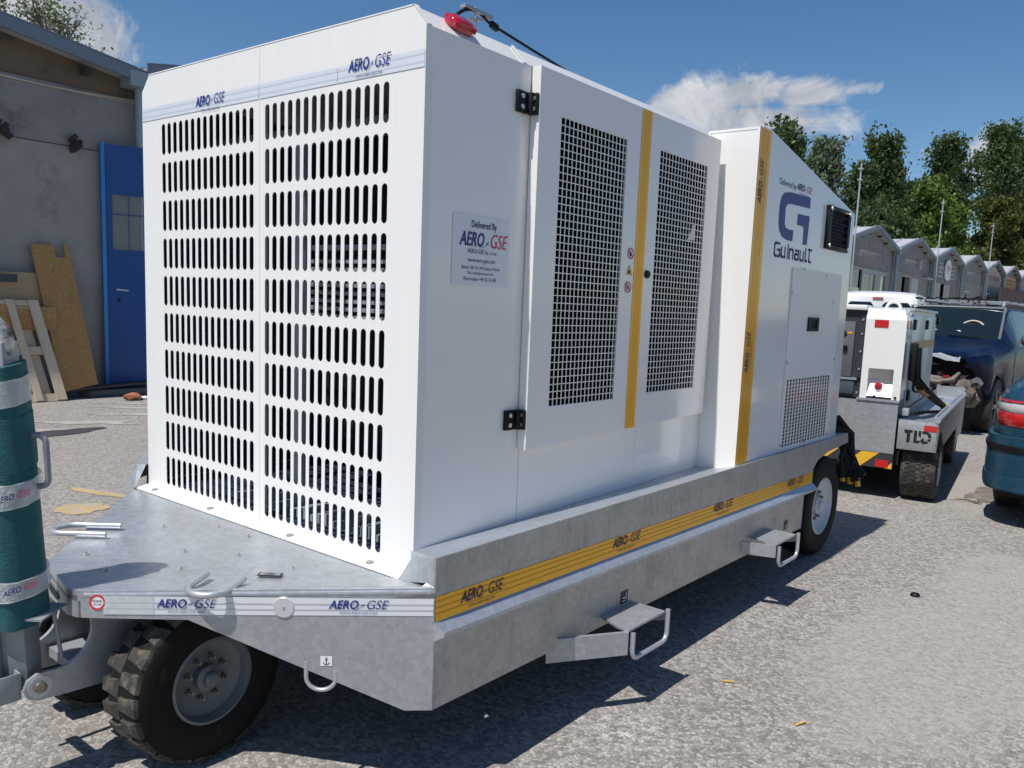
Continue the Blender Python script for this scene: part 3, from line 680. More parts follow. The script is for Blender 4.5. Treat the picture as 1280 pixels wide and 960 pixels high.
# --- fold-out steps / jacking brackets with rod handles
def bracket(yo, sc, p_z=0, lead=.0):
    z0 = .385+p_z
    mb = MB()
    P = [(BB-.03, .76, z0), (.34, .70, z0), (.385, .70, z0), (.385, .965, z0), (BB-.03, .965, z0)]
    q = lambda p: (p[0], yo+(p[1]-.46)*sc, p[2])
    mb.prism([q(p) for p in P], (0, 0, .008)); mb.prism([q((BB-.02, .44+lead, z0)), q((.385, .70, z0)), q((.385, .70, z0-(.085 if lead < .1 else .06))), q((BB-.02, .44+lead, z0-(.085 if lead < .1 else .06)))], (-.010, .012, 0))
    mb.prism([q((BB-.03, .965, z0)), q((.385, .965, z0)), q((.385, .965, z0-.03)), q((BB-.03, .965, z0-.08))], (0, .006, 0))
    b = mb.build('step_bracket', M['galv'], gpu)
    y0, y1 = yo+(.715-.46)*sc, yo+(.968-.46)*sc; xx = .395; zt, zb = z0+.006, z0-.105; r = .035
    pts = [(xx, y0, zt-.01)]+[(xx, y0+r-r*math.cos(a), zb+r-r*math.sin(a)) for a in [PI/2*i/6 for i in range(7)]]+[(xx, y1-r+r*math.sin(a), zb+r-r*math.cos(a)) for a in [PI/2*i/6 for i in range(7)]]+[(xx, y1, zt+.01)]
    MB().tube(pts, .009, 12).build('handle', M['rod'], b, smooth=60)
bracket(.46, 1.0, .012)
bracket(1.82, 1.0, .045, .20)
mb = MB(); mb.box((-1.6, .2, .50), (-1.5, 3.4, .62)); mb.box((-.22, .2, .50), (-.12, 3.4, .62)); mb.box((-1.5, .6, .50), (-.22, .7, .60)); mb.box((-1.5, 2.2, .50), (-.22, 2.3, .60)); mb.box((-1.86, 2.0, .63), (.20, 3.5, .655))
mb.cyl((-1.75, 3.235, .398), (.08, 3.235, .398), .035); mb.cyl((-1.05, -.45, .350), (-.58, -.45, .350), .03)
mb.box((-1.60, .1, .40), (-.15, 1.9, .50))
mb.build('chassis_frame', M['dark'], gpu)

# --- wheels
def wheel(c, ax, R, Rr, wd, rimm, lug=True, bolts=8, tyrem='rubber', cap=.03):
    """c = centre of outer face"""
    c, ax = Vector(c), Vector(ax).normalized()
    rim = MB().lathe([(Rr, .004), (Rr-.008, .006), (Rr-.014, -.012), (Rr*.86, -.028), (Rr*.62, -.046), (Rr*.30, -.046), (Rr*.30, -.020), (Rr*.20, -.012), (.0005, -.012), (.0005, -.09), (Rr, -.09)], c, ax, 40).build('wheel', rimm, gpu, smooth=40)
    tw = wd
    prof = [(Rr, .002), (Rr+.010, .006), (Rr+(R-Rr)*.5, .010), (R*.90, .006), (R*.955, -.004), (R*.965, -.02), (R*.965, -tw+.02), (R*.90, -tw), (Rr, -tw)]
    MB().lathe(prof, c, ax, 64).build('tyre', M[tyrem], rim, smooth=50)
    u_ = Vector((0, 0, 1)); a = ax.cross(u_).normalized(); b = a.cross(ax); mb = MB()
    def pt(r, th, t_): return c+ax*t_+(a*math.cos(th)+b*math.sin(th))*r
    if lug:
        n = 22
        for s_ in (0, 1):
            for i in range(n):
                t0 = 2*PI*(i+.5*s_)/n; dt = 2*PI/n; ya, yb_ = (.002, -tw*.47) if s_ == 0 else (-tw*.53, -tw)
                P = [pt(R*.93, t0-.40*dt, ya), pt(R*.93, t0+.40*dt, ya), pt(R*.93, t0+.30*dt, yb_), pt(R*.93, t0-.30*dt, yb_),
                     pt(R*.975, t0-.40*dt, ya*1-.004), pt(R*.975, t0+.40*dt, ya-.004), pt(R, t0+.26*dt, lerp(ya, yb_, .35)), pt(R, t0-.26*dt, lerp(ya, yb_, .35)), pt(R, t0+.24*dt, yb_), pt(R, t0-.24*dt, yb_)]
                mb.add(P, [(0, 1, 5, 4), (4, 5, 6, 7), (7, 6, 8, 9), (2, 3, 9, 8), (0, 4, 7, 9, 3), (1, 2, 8, 6, 5)])
    else:
        n = 40
        for i in range(n):
            t0 = 2*PI*i/n; dt = 2*PI/n
            for q0, q1 in ((-.02, -tw*.30), (-tw*.34, -tw*.64), (-tw*.68, -tw+.02)):
                P = [pt(r, t0+d_*dt, q) for r in (R*.96, R) for d_, q in ((-.42, q0), (.42, q0), (.36, q1), (-.48, q1))]
                mb.add(P, [(0, 1, 5, 4), (4, 5, 6, 7), (1, 2, 6, 5), (2, 3, 7, 6), (3, 0, 4, 7)])
    mb.build('tread', M['rubber_dusty' if lug else tyrem], rim, smooth=0)
    mb = MB()
    for i in range(bolts):
        th = 2*PI*i/bolts+.3; r0 = Rr*.47
        mb.cyl(pt(r0, th, -.048), pt(r0, th, -.030), Rr*.065, 6); mb.cyl(pt(r0, th, -.034), pt(r0, th, -.018), Rr*.04, 8)
    mb.pieces('wheel_nut', M['brass'], rim)
    MB().lathe([(.0005, .0), (Rr*.14, -.002), (Rr*.19, -.010), (Rr*.21, -.04), (.0005, -.04)], c+ax*cap*.3, ax, 24).build('hub_cap', rimm, rim)
    return rim
fw = Vector((math.cos(R_(3)), math.sin(R_(3)), 0))
wheel((-.420, -.434, .350), fw, .260, .137, .160, M['rim'])
wheel((-.989-.16, -.475, .350), -fw, .260, .137, .160, M['rim'])
wheel((.205, 3.235, .398), (1, 0, 0), .309, .176, .18, M['rim_light'], lug=False)
wheel((-1.86, 3.235, .398), (-1, 0, 0), .309, .176, .18, M['rim_light'], lug=False)

# --- drawbar bracket: curved cheek plates with pin
def cheek(x, name='drawbar_bracket'):
    Y = lambda y: y
    outer = [(-.60, .60), (-.62, .575)]
    c0 = Vector((-.80, .545)); R0 = .102
    arc = [(c0.x+R0*math.cos(R_(a)), c0.y+R0*math.sin(R_(a))) for a in range(30, -101, -10)]
    low = [(-.850, .444), (-.876, .430), (-.886, .405), (-.876, .378), (-.850, .366), (-.79, .362), (-.68, .358), (-.56, .37), (-.44, .42), (-.40, .60)]
    poly = [(-.70, .603)]+arc+low
    return MB().prism([(x, y, z) for y, z in poly], (.014, 0, 0)).build(name, M['galv'], gpu)
ch1 = cheek(-.640); ch2 = cheek(-.86)
mb = MB(); mb.cyl((-.88, -.846, .407), (-.612, -.846, .407), .017, 16); mb.build('pivot_pin', M['brass'], gpu, bevel=.002)
MB().lathe([(.017, 0), (.032, 0), (.032, .005), (.017, .005)], (-.627, -.846, .407), (1, 0, 0), 20).build('washer', M['rod'], gpu)
mb = MB(); mb.box((-.83, -.74, .40), (-.66, -.58, .43)); mb.build('cross_plate', M['grey_paint'], gpu)
# open socket beside the pin
mb = MB()
for a_, b_ in (((-.745, -.955, .375), (-.645, -.950, .455)), ((-.745, -.890, .375), (-.645, -.885, .455)), ((-.745, -.950, .375), (-.740, -.890, .455)), ((-.650, -.950, .375), (-.645, -.890, .455)), ((-.740, -.95, .375), (-.650, -.89, .38))): mb.box(a_, b_)
mb.build('drawbar_socket', M['grey_paint'], gpu, bevel=.002)

# --- raised drawbar
TB = Vector((-.700, -.862, .39)); TT = Vector((-.668, -.905, 1.36)); ax = (TT-TB).normalized(); xx = Vector((.80, .60, 0)); xx = (xx-ax*xx.dot(ax)).normalized(); yy = ax.cross(xx)
def TP(a, b, l): return TB+xx*a+yy*b+ax*l
def tbox(a0, b0, l0, a1, b1, l1): 
    m_ = MB(); P = [TP(a, b, l) for l in (l0, l1) for a, b in ((a0, b0), (a1, b0), (a1, b1), (a0, b1))]
    return m_.add(P, [(3, 2, 1, 0), (4, 5, 6, 7), (0, 1, 5, 4), (1, 2, 6, 5), (2, 3, 7, 6), (3, 0, 4, 7)])
bar_ = tbox(-.035, -.03, 0, .035, .04, 1.0).build('drawbar', M['grey_paint'], gpu, bevel=.004)
tbox(-.06, -.05, .02, -.035, -.01, .30).build('drawbar_side_rail', M['grey_paint'], bar_, bevel=.003)
m_ = tbox(-.075, -.055, .228, .105, .06, .234); m_.build('spring_plate', M['grey_paint'], bar_)
mb = MB(); mb.cyl(TP(.085, .03, .23), TP(.10, .03, .08), .006, 8); mb.cyl(TP(-.06, -.05, .23), TP(-.05, -.05, .03), .006, 8); mb.pieces('spring_rod', M['grey_paint'], bar_)
# green felt wrapped round it, lobed outline, in three overlapping lengths
def wrap(l0, l1, r0, r1, name, m, ph=0, lob=.06, n=36, rings=14, jag=.0, par=None, seedv=0):
    mb = MB(); random.seed(seedv)
    for k in range(rings+1):
        t_ = k/rings; l_ = lerp(l0, l1, t_); r_ = lerp(r0, r1, t_)
        for i in range(n):
            th = 2*PI*i/n
            sup = 1/max(abs(math.cos(th))**2.6+abs(math.sin(th))**2.6, 1e-6)**(1/2.6)
            rr_ = r_*sup*(1+lob*math.cos(5*th+ph)*.5+.02*math.sin(9*th+4*t_)+jag*mnoise.noise(Vector((math.cos(th)*2, math.sin(th)*2, l_*14+seedv))))
            dz = .012*math.sin(th+ph)*(1 if k in (0, rings) else 0)
            mb.v.append(tuple(TP(rr_*math.cos(th), rr_*math.sin(th)*.92, l_+dz)))
    for k in range(rings):
        for i in range(n): mb.f.append((k*n+i, k*n+(i+1) % n, (k+1)*n+(i+1) % n, (k+1)*n+i))
    mb.f += [tuple(range(n))[::-1], tuple(rings*n+i for i in range(n))]
    return mb.build(name, m, par or bar_, smooth=60)
wrap(.215, .655, .081, .074, 'felt_wrap', M['green_wrap'], 0, .12, seedv=1)
wrap(.650, .800, .075, .071, 'felt_wrap', M['green_wrap'], .5, .04, seedv=2)
wrap(.795, .935, .069, .064, 'felt_wrap', M['green_wrap'], .9, .04, seedv=3)
wrap(.300, .352, .087, .086, 'film_band', M['film'], .3, .10, jag=.06, seedv=4)
wrap(.560, .625, .081, .080, 'film_band', M['film'], .3, .06, jag=.07, seedv=5)
wrap(.835, .905, .072, .070, 'film_band', M['film'], .3, .04, jag=.03, seedv=6)
for l_, rr_ in ((.312, .091), (.572, .085)):
    dA = (CAM-TP(0, 0, l_)); dA -= ax*dA.dot(ax); dA.normalize(); rr2 = ax.cross(dA); rr2.normalize()
    o_ = TP(0, 0, l_)+dA*(rr_+.004)-rr2*.03
    f = Flat(o_, rr2+ax*.25, ax, .001); f.text('AERO', 0, 0, .045, .018, bold=.02, shear=.2); f.build('film_print', M['navy'], bar_)
    f = Flat(o_, rr2+ax*.25, ax, .001); f.text('GSE', .052, .0, .085, .018, shear=.2); f.build('film_print', M['crimson'], bar_)
# towing eye at the top: chipped dark and white ring
mb = MB(); ec = TP(-.03, 0, 1.00); mb.tube([ec+xx*.055*math.cos(t_)+ax*(.055*math.sin(t_)) for t_ in [2*PI*i/20 for i in range(20)]], .022, 12, closed=True); mb.cyl(TP(-.03, 0, .90), TP(-.03, 0, .96), .03, 14)
mb.build('towing_eye', mat('chipped_towing_eye', (.50, .50, .49), .5, .2, dirt=((.02, .02, .024), 18, .40)), bar_, smooth=60)
# grab handle
h0, h1 = .60, .745
pts = [TP(.070, .01, h0)]+[TP(.088+.022*math.sin(a), .01, h0+.022-.022*math.cos(a)) for a in [PI/2*i/5 for i in range(6)]]+[TP(.088+.022*math.cos(a), .01, h1-.022+.022*math.sin(a)) for a in [PI/2*i/5 for i in range(6)]]+[TP(.07, .01, h1)]
MB().tube(pts, .0085, 10).build('grab_handle', mat('grey_handle', (.20, .21, .25), .5), bar_, smooth=60)
# mudguard behind front wheel is the dark underside
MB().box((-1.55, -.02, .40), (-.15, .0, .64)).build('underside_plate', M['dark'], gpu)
# cable bundle hanging at the back corner
random.seed(5); mb = MB()
for k in range(16):
    x0, y0 = .07+random.uniform(-.04, .04), 3.72+random.uniform(-.02, .05)
    pts = [(x0-.12, y0-.2, .86+random.uniform(-.03, .03)), (x0, y0-.05, .86+random.uniform(-.04, .04)), (x0+.06+random.uniform(-.05, .05), y0+.06, .76+random.uniform(-.05, .05)), (x0+.09+random.uniform(-.06, .06), y0+.07, .62), (x0+.10+random.uniform(-.08, .08), y0+.06, .50+random.uniform(-.03, .05))]
    mb.tube(pts, random.uniform(.010, .018), 6)
cb = mb.build('cable_bundle', M['black'], gpu)
mb = MB()
for k in range(3): mb.cyl((.15+k*.045, 3.79, .50), (.15+k*.05, 3.79, .465-.01*k), .018, 10)
mb.build('plug', mat('yellow_plug', (.75, .42, .02), .4), cb)
OFF = Vector((0, 0, 0))
# ================================================================ ground
def ground_mat():
    m = bpy.data.materials.new('worn_exposed_aggregate'); m.use_nodes = True; t = NT(m.node_tree); p = t.n['Principled BSDF']
    g = t.new('ShaderNodeNewGeometry'); V = g.outputs['Position']
    wv = t.noise(V, 14, 3, .6, out=1); Vw = t.vmath('ADD', V, t.vmath('SCALE', wv, None)) if False else V
    vo = t.new('ShaderNodeTexVoronoi', ins={'Vector': Vw, 'Scale': 62.0, 'Randomness': 1.0}); ve = t.new('ShaderNodeTexVoronoi', ins={'Vector': Vw, 'Scale': 62.0}); ve.feature = 'DISTANCE_TO_EDGE'
    v2 = t.new('ShaderNodeTexVoronoi', ins={'Vector': V, 'Scale': 150.0}); s1 = t.new('ShaderNodeSeparateColor', ins={0: vo.outputs['Color']}); s2 = t.new('ShaderNodeSeparateColor', ins={0: v2.outputs['Color']})
    sc = t.ramp(s1.outputs[0], [(0, (.135, .12, .115)), (.22, (.22, .20, .19)), (.5, (.31, .285, .27)), (.78, (.40, .375, .35)), (1, (.56, .54, .50))], 'CONSTANT')
    sc = t.mix(.25, sc, t.ramp(s2.outputs[1], [(0, (.20, .185, .17)), (1, (.46, .44, .41))]))
    edge = t.math('MULTIPLY', ve.outputs['Distance'], 16, clamp=True)
    mort = t.mix(t.noise(V, 60, 3), (.23, .215, .20), (.36, .34, .32))
    c = t.mix(edge, mort, sc)
    big = t.noise(V, .55, 6, .6); mid = t.noise(V, 3.2, 6, .65)
    # fine cement skin where the stones do not show: patches
    sp = t.new('ShaderNodeSeparateXYZ', ins={0: V})
    def spot(x, y, rx, ry):
        dx = t.math('DIVIDE', t.math('SUBTRACT', sp.outputs[0], x), rx); dy = t.math('DIVIDE', t.math('SUBTRACT', sp.outputs[1], y), ry)
        return t.math('SUBTRACT', 1, t.math('ADD', t.math('MULTIPLY', dx, dx), t.math('MULTIPLY', dy, dy)), clamp=True)
    sk = t.math('MAXIMUM', spot(1.15, 2.1, .62, 1.5), t.math('MAXIMUM', spot(.62, 6.3, .5, 1.6), spot(1.3, 3.4, .6, 1.0)))
    f = t.math('ADD', t.math('MULTIPLY', sk, 1.6), t.math('MULTIPLY', t.math('SUBTRACT', mid, .5), 2.4))
    f = t.math('MULTIPLY', t.math('SUBTRACT', f, .40), 1.5, clamp=True)
    f2 = t.math('MULTIPLY', t.math('SUBTRACT', t.math('ADD', big, t.math('MULTIPLY', mid, .35)), .82), 6, clamp=True)
    f = t.math('MULTIPLY', t.math('MULTIPLY', t.math('MAXIMUM', f, t.math('MULTIPLY', f2, .7)), .85), t.math('ADD', .45, t.math('MULTIPLY', t.math('MULTIPLY', t.math('SUBTRACT', t.noise(V, 34, 5, .7), .42), 6, clamp=True), .55)))
    skin = t.mix(t.noise(V, 26, 8, .7), (.27, .255, .235), (.42, .40, .375))
    c = t.mix(f, c, skin)
    # warm brown stains and darker areas
    br = t.math('MULTIPLY', t.math('SUBTRACT', t.noise(V, 1.1, 7, .7), .60), 5, clamp=True)
    c = t.mix(t.math('MULTIPLY', br, .35), c, (.19, .145, .115))
    c = t.mix(t.math('MULTIPLY', t.ramp(t.noise(V, .18, 4), [(.35, 0), (.7, 1)]), .22), c, (.40, .38, .355), 'MIX')
    ch = t.math('MULTIPLY', spot(.42, .60, .28, .22), t.math('MULTIPLY', t.math('SUBTRACT', t.noise(V, 22, 6, .7), .52), 9, clamp=True), clamp=True); c = t.mix(ch, c, (.55, .53, .49))
    blot = t.math('MULTIPLY', t.math('SUBTRACT', t.noise(V, 2.1, 5, .6, .8), .58), 4.5, clamp=True); c = t.mix(t.math('MULTIPLY', blot, .32), c, (.17, .16, .155))
    wv_ = t.noise(t.mapping(V, (5.0, .35, 1)), 1.0, 5, .6); c = t.mix(t.math('MULTIPLY', t.math('SUBTRACT', wv_, .58), 1.6, clamp=True), c, (.20, .19, .185))
    t.put(p.inputs['Base Color'], c); p.inputs['Roughness'].default_value = .93; p.inputs['Specular IOR Level'].default_value = .25
    h = t.math('ADD', t.math('MULTIPLY', t.math('MULTIPLY', edge, t.math('SUBTRACT', 1, f)), .75), t.math('MULTIPLY', t.noise(V, 110, 4), .5))
    h = t.math('ADD', h, t.math('MULTIPLY', s1.outputs[1], .45))
    b = t.new('ShaderNodeBump', ins={'Strength': .75, 'Distance': .004, 'Height': h}); t.put(p.inputs['Normal'], b.outputs[0])
    return m
gmat = ground_mat()
mb = MB(); gx_ = (-900, -7, -2, 900); mb.add([(x, y, gz(x)) for x in gx_ for y in (-900, 1500)], [(0, 2, 3, 1), (2, 4, 5, 3), (4, 6, 7, 5)])
struct(mb.build('ground', gmat, smooth=0))
# worn paint and a metal cover near the workshop wall
def blotch(cx, cy, rx, ry, seed, ang=0, n=40, jag=.35):
    P = []
    for i in range(n):
        a = 2*PI*i/n; r = 1+jag*mnoise.noise(Vector((math.cos(a)*1.6, math.sin(a)*1.6, seed)))+jag*.6*mnoise.noise(Vector((math.cos(a)*5, math.sin(a)*5, seed+9)))
        x, y = rx*r*math.cos(a), ry*r*math.sin(a); P.append((cx+x*math.cos(ang)-y*math.sin(ang), cy+x*math.sin(ang)+y*math.cos(ang)))
    return P
def patch(name, P, m, z=.004):
    return struct(MB().add([(x, y, gz(x)+z) for x, y in P], [tuple(range(len(P)))]).build(name, m, smooth=0))
pm = mat('worn_yellow_road_paint', (.44, .32, .15), .9, var=.25, vscale=9, dirt=((.33, .31, .28), 16, .44))
patch('paint_mark', blotch(-3.82, .63, .17, .14, 3, .6), pm)
patch('paint_mark', blotch(-4.18, .92, .30, .055, 7, .3), pm)
wp = mat('dusty_white_scuff', (.40, .38, .355), .9, var=.2, vscale=6, dirt=((.31, .29, .27), 6, .40))
for i, (x, y, rx, ry) in enumerate(((-7.6, 2.4, .55, .10), (-8.0, 3.0, .6, .09), (-8.35, 3.5, .7, .07), (-7.3, 1.9, .35, .10), (-8.8, 3.6, .6, .06))):
    patch('dusty_scuff', blotch(x, y, rx, ry, i*3.3, .9, jag=.8), wp)
tag(MB().add([(x, y, gz(-7.2)+.006) for x, y in blotch(-7.12, 1.70, .17, .60, 2.1, .12, jag=.2)], [tuple(range(40))]).build('manhole_cover', mat('dark_cover', (.07, .07, .075), .6, .3, var=.3, vscale=12), smooth=0), 'dark grey ground cover plate lying beyond the grab handle of the raised drawbar', 'cover plate')
patch('damp_stain', blotch(.675, 6.12, .17, .33, 5.0, jag=.6), mat('brown_stain', (.15, .125, .105), .8, var=.2, vscale=8, dirt=((.30, .28, .25), 9, .48)))

# litter
def pebble(name, label, cat, c, r, m, sq=.5, seed=0, group=None):
    mb = MB(); random.seed(seed); bm = bmesh.new(); bmesh.ops.create_icosphere(bm, subdivisions=2, radius=1)
    for v in bm.verts:
        k = 1+.35*mnoise.noise(v.co*1.3+Vector((seed, 0, 0))); mb.v.append((c[0]+v.co.x*r[0]*k, c[1]+v.co.y*r[1]*k, GZ+r[2]+v.co.z*r[2]*k))
    mb.f = [tuple(v.index for v in f.verts) for f in bm.faces]; bm.free()
    o = mb.build(name, m, smooth=40); return tag(o, label, cat, group)
MBcap = MB().lathe([(.0005, .016), (.018, .016), (.024, .010), (.026, 0), (.0005, 0)], (.861, 2.867, GT), (0, 0, 1), 18)
tag(MBcap.build('bottle_cap', M['black']), 'small black round cap lying alone on the sunlit concrete right of the trailer', 'cap')
straw = mat('yellow_straw', (.60, .38, .08), .8)
for i, ((x, y), L, a, lab) in enumerate((((.561, 1.197), .05, .5, 'yellow straw on the concrete just beyond the shadow of the near step bracket'), ((.904, 1.064), .05, 1.2, 'yellow straw nearest the lower edge of the picture on smooth concrete'))):
    tag(MB().bar((x-L/2*math.cos(a), y-L/2*math.sin(a), GT+.006), (x+L/2*math.cos(a), y+L/2*math.sin(a), GT+.007), .007, .004).build('straw', straw), lab, 'straw')
pebble('brick_fragment', 'broken red brick lump on the ground under the blue gate', 'brick', (-9.25, 3.62), (.10, .12, .05), mat('broken_brick', (.33, .12, .07), .9, var=.3), seed=4)
for i, (x, y) in enumerate(((-9.28, 3.80), (-9.30, 3.92), (-9.33, 4.05))):
    pebble('plaster_lump', ('white plaster lump nearest the red brick fragment', 'middle one of three white plaster lumps under the blue gate', 'white plaster lump farthest from the red brick fragment')[i], 'rubble', (x, y), (.06, .07, .02), M['anchor_white'], seed=10+i, group='white plaster lumps under the blue gate')
mb = MB(); random.seed(3)
for k in range(9):
    a = random.uniform(-.5, 3.5); L = random.uniform(.06, .16); mb.tube([(.68, 5.66, GT+.008), (.68-L*.5*math.cos(a)-.05, 5.66+L*.4*math.sin(a), GT+.02), (.68-L*math.cos(a)-.08, 5.66+L*.7*math.sin(a), GT+.006)], .003, 5)
tag(mb.build('dry_weed', mat('dry_weed', (.14, .10, .07), .9)), 'small dry weed flat on the concrete beside the rear wheel of the green car', 'weed')

rng = np.random.RandomState(5); mb = MB()
for i in range(900):
    x = rng.uniform(-4.5, 1.7); y = rng.uniform(-.6, 6.5) if x > .35 else rng.uniform(-.9, 3.0)
    if x < .3 and y > -.5 and x > -2.2: continue
    r = rng.uniform(.0018, .0055)*(1+.15*abs(y)); a = rng.uniform(0, 6.28); z = gz(x); V = [(x+r*math.cos(a+q*2.1)*rng.uniform(.7, 1.2), y+r*math.sin(a+q*2.1)*rng.uniform(.7, 1.2), z) for q in range(3)]+[(x, y, z+r*.9)]
    mb.add(V, [(0, 1, 3), (1, 2, 3), (2, 0, 3)])
gr = mb.build('loose_grit', mat('grit_stone', (.33, .31, .28), .9, var=.5, vscale=3), smooth=0); gr['kind'] = 'stuff'; gr['label'] = 'loose grit scattered over the concrete'
# ================================================================ row of garages
concrete = mat('stained_concrete', (.26, .255, .25), .9, var=.38, vscale=1.3, bump=.5, bscale=45, dirt=((.10, .095, .09), 1.6, .56))
concrete_l = mat('pale_render', (.32, .305, .285), .9, var=.22, vscale=2.5, bump=.8, bscale=36, dirt=((.16, .15, .145), 1.7, .57))
brown_g = mat('stained_gable_board', (.15, .115, .085), .9, var=.35, vscale=1.1, bump=.2, dirt=((.06, .05, .045), 1.8, .52))
barge = mat('blue_grey_flashing', (.17, .21, .26), .45, .35, var=.15, vscale=3)
roofm = mat('pale_sheet_roof', (.46, .47, .49), .55, .2, var=.06, vscale=2)
pipe_m = mat('grey_blue_pipe', (.26, .33, .38), .5, .2, var=.15, vscale=4)
glassm = mat('window_glass', (.10, .12, .14), .06, spec=1, coat=1)
glass_l = mat('pale_window_pane', (.15, .165, .17), .10, var=.35, vscale=1.5)
cream = mat('cream_boards', (.45, .41, .34), .8, var=.15, vscale=3)
gate_l = mat('pale_grey_gate', (.52, .51, .48), .7, var=.12, vscale=2)
black_in = mat('dark_workshop_interior', (.02, .02, .022), .9)
PITCH, Y0 = 7.7, .35
def garage(k, label, front='blank', tall=None, wallm=None):
    yc = Y0+PITCH*k; fx = -10.2+(.035*(k-4) if k > 4 else 0); ze = 4.42+.115*k; rise = .60+.25*min(1, k/3); H = PITCH/2
    g = thing('garage', label, 'garage', (fx, yc, GZ), group='row of gabled workshop garages'); global OFF; OFF = Vector((fx, yc, GZ))
    wallm = wallm or concrete_l
    bz = ze-1.05 if k else 3.36
    zg = lambda y: ze+rise*(1-abs(y-yc)/H)
    op = {'blank': None, 'gate': (-1.95, 1.95, 3.5), 'window': (-2.9, 3.0, ze-1.15), 'open': (-1.95, -.3, ze-1.25), 'twin': (-2.6, 1.6, ze-1.35)}[front]
    mb = MB()
    if op:
        a, b, z1 = op; mb.box((fx-.25, yc-H+.01, GZ), (fx, yc+a, bz)); mb.box((fx-.25, yc+b, GZ), (fx, yc+H-.01, bz)); 
        if z1 < bz: mb.box((fx-.25, yc+a, z1), (fx, yc+b, bz))
    else: mb.box((fx-.25, yc-H+.01, GZ), (fx, yc+H-.01, bz))
    mb.box((fx-10, yc-H+.01, GZ), (fx-9.8, yc+H-.01, ze)); mb.box((fx-9.8, yc-H+.01, GZ), (fx-.25, yc-H+.15, ze)); mb.box((fx-9.8, yc+H-.15, GZ), (fx-.25, yc+H-.01, ze))
    mb.build('wall', wallm, g)
    MB().box((fx-.25, yc-H+.01, bz+.012), (fx+.012, yc+H-.01, ze-.28)).build('lintel_band', concrete, g, bevel=.01)
    MB().prism([(fx-.2, yc-H+.01, ze-.275), (fx-.2, yc+H-.01, ze-.275), (fx-.2, yc+H-.01, ze-.02), (fx-.2, yc, ze+rise-.04), (fx-.2, yc-H+.01, ze-.02)], (.18, 0, 0)).build('gable_board', brown_g if k < 2 else concrete, g)
    mb = MB(); oh = .34
    for s_ in (-1, 1):
        y1 = yc+s_*H; mb.add([(fx+oh, yc, ze+rise), (fx+oh, y1, ze), (fx-10.2, y1, ze), (fx-10.2, yc, ze+rise), (fx+oh, yc, ze+rise-.05), (fx+oh, y1, ze-.05), (fx-10.2, y1, ze-.05), (fx-10.2, yc, ze+rise-.05)], [(0, 1, 2, 3), (4, 7, 6, 5), (0, 4, 5, 1), (1, 5, 6, 2), (2, 6, 7, 3)])
        nrib = 26 if k < 2 else 13
        for i in range(nrib):
            xr = fx+oh-.2-i*(10.0/nrib); mb.bar((xr, yc, ze+rise+.02), (xr, y1, ze+.02), .05, .05)
    mb.build('roof', roofm, g, smooth=0)
    mb = MB()
    for s_ in (-1, 1):
        y1 = yc+s_*H; mb.prism([(fx+oh+.003, yc, ze+rise+.05), (fx+oh+.003, y1, ze+.05), (fx+oh+.003, y1, ze-.11), (fx+oh+.003, yc, ze+rise-.11)], (.03, 0, 0))
        mb.prism([(fx+oh-.02, yc, ze+rise+.052), (fx+oh-.02, y1, ze+.052), (fx+oh-.02, y1, ze+.07), (fx+oh-.02, yc, ze+rise+.07)], (.06, 0, 0))
    mb.build('verge_board', barge, g, smooth=0)
    mb = MB(); yp = yc+H-.02
    mb.cyl((fx+.22, yp, GZ), (fx+.22, yp, ze-.15), .085, 14); mb.box((fx+.08, yp-.22, ze-.16), (fx+oh+.05, yp+.20, ze+.04))
    mb.build('downpipe', pipe_m, g, smooth=50)
    mb = MB()
    for i in range(3 if k < 2 else 2): mb.box((fx+.02, yc+.9+i*1.1, zg(yc+.9+i*1.1)-.22), (fx+oh-.12, yc+.97+i*1.1, zg(yc+.97+i*1.1)-.12)); mb.box((fx+.02, yc-.97-i*1.1, zg(yc-.97-i*1.1)-.22), (fx+oh-.12, yc-.9-i*1.1, zg(yc-.9-i*1.1)-.12))
    mb.pieces('purlin_end', mat('dark_timber_end', (.05, .045, .04), .9) if 'dark_timber_end' not in bpy.data.materials else bpy.data.materials['dark_timber_end'], g)
    if front != 'blank': MB().box((fx-.6, yc-H+.3, GZ), (fx-.55, yc+H-.3, bz-.1)).build('dark_interior', black_in, g)
    if front == 'window':
        a, b, z1 = op; fr = MB(); ys = [a, -.9, 1.2, b]
        for y in ys: fr.box((fx-.06, yc+y-.06, GZ+.8), (fx+.02, yc+y+.06, z1))
        for z in (z1-.12, z1-1.35, 1.6): fr.box((fx-.05, yc-.9, z-.06), (fx+.018, yc+b, z+.06)); 
        fr.box((fx-.055, yc+a, z1-.06), (fx+.022, yc+b, z1+.02)); w_ = fr.build('window_frame', M['galv_plain'], g)
        for y_0, y_1, z_0, z_1, m_ in ((a, -.9, .8, z1-.9, glassm), (a, -1.3, z1-.9, z1-.07, glass_l), (-.85, .4, z1-1.3, z1-.15, glass_l), (.45, 1.15, z1-1.3, z1-.15, glass_l), (1.25, 2.2, z1-1.3, z1-.15, cream), (2.2, b, z1-1.3, z1-.15, glassm), (-.85, 1.15, .9, z1-1.45, cream), (1.25, b, .9, z1-1.45, glassm)):
            MB().box((fx-.045, yc+y_0+.01, z_0), (fx-.03, yc+y_1-.01, z_1)).build('pane', m_, w_)
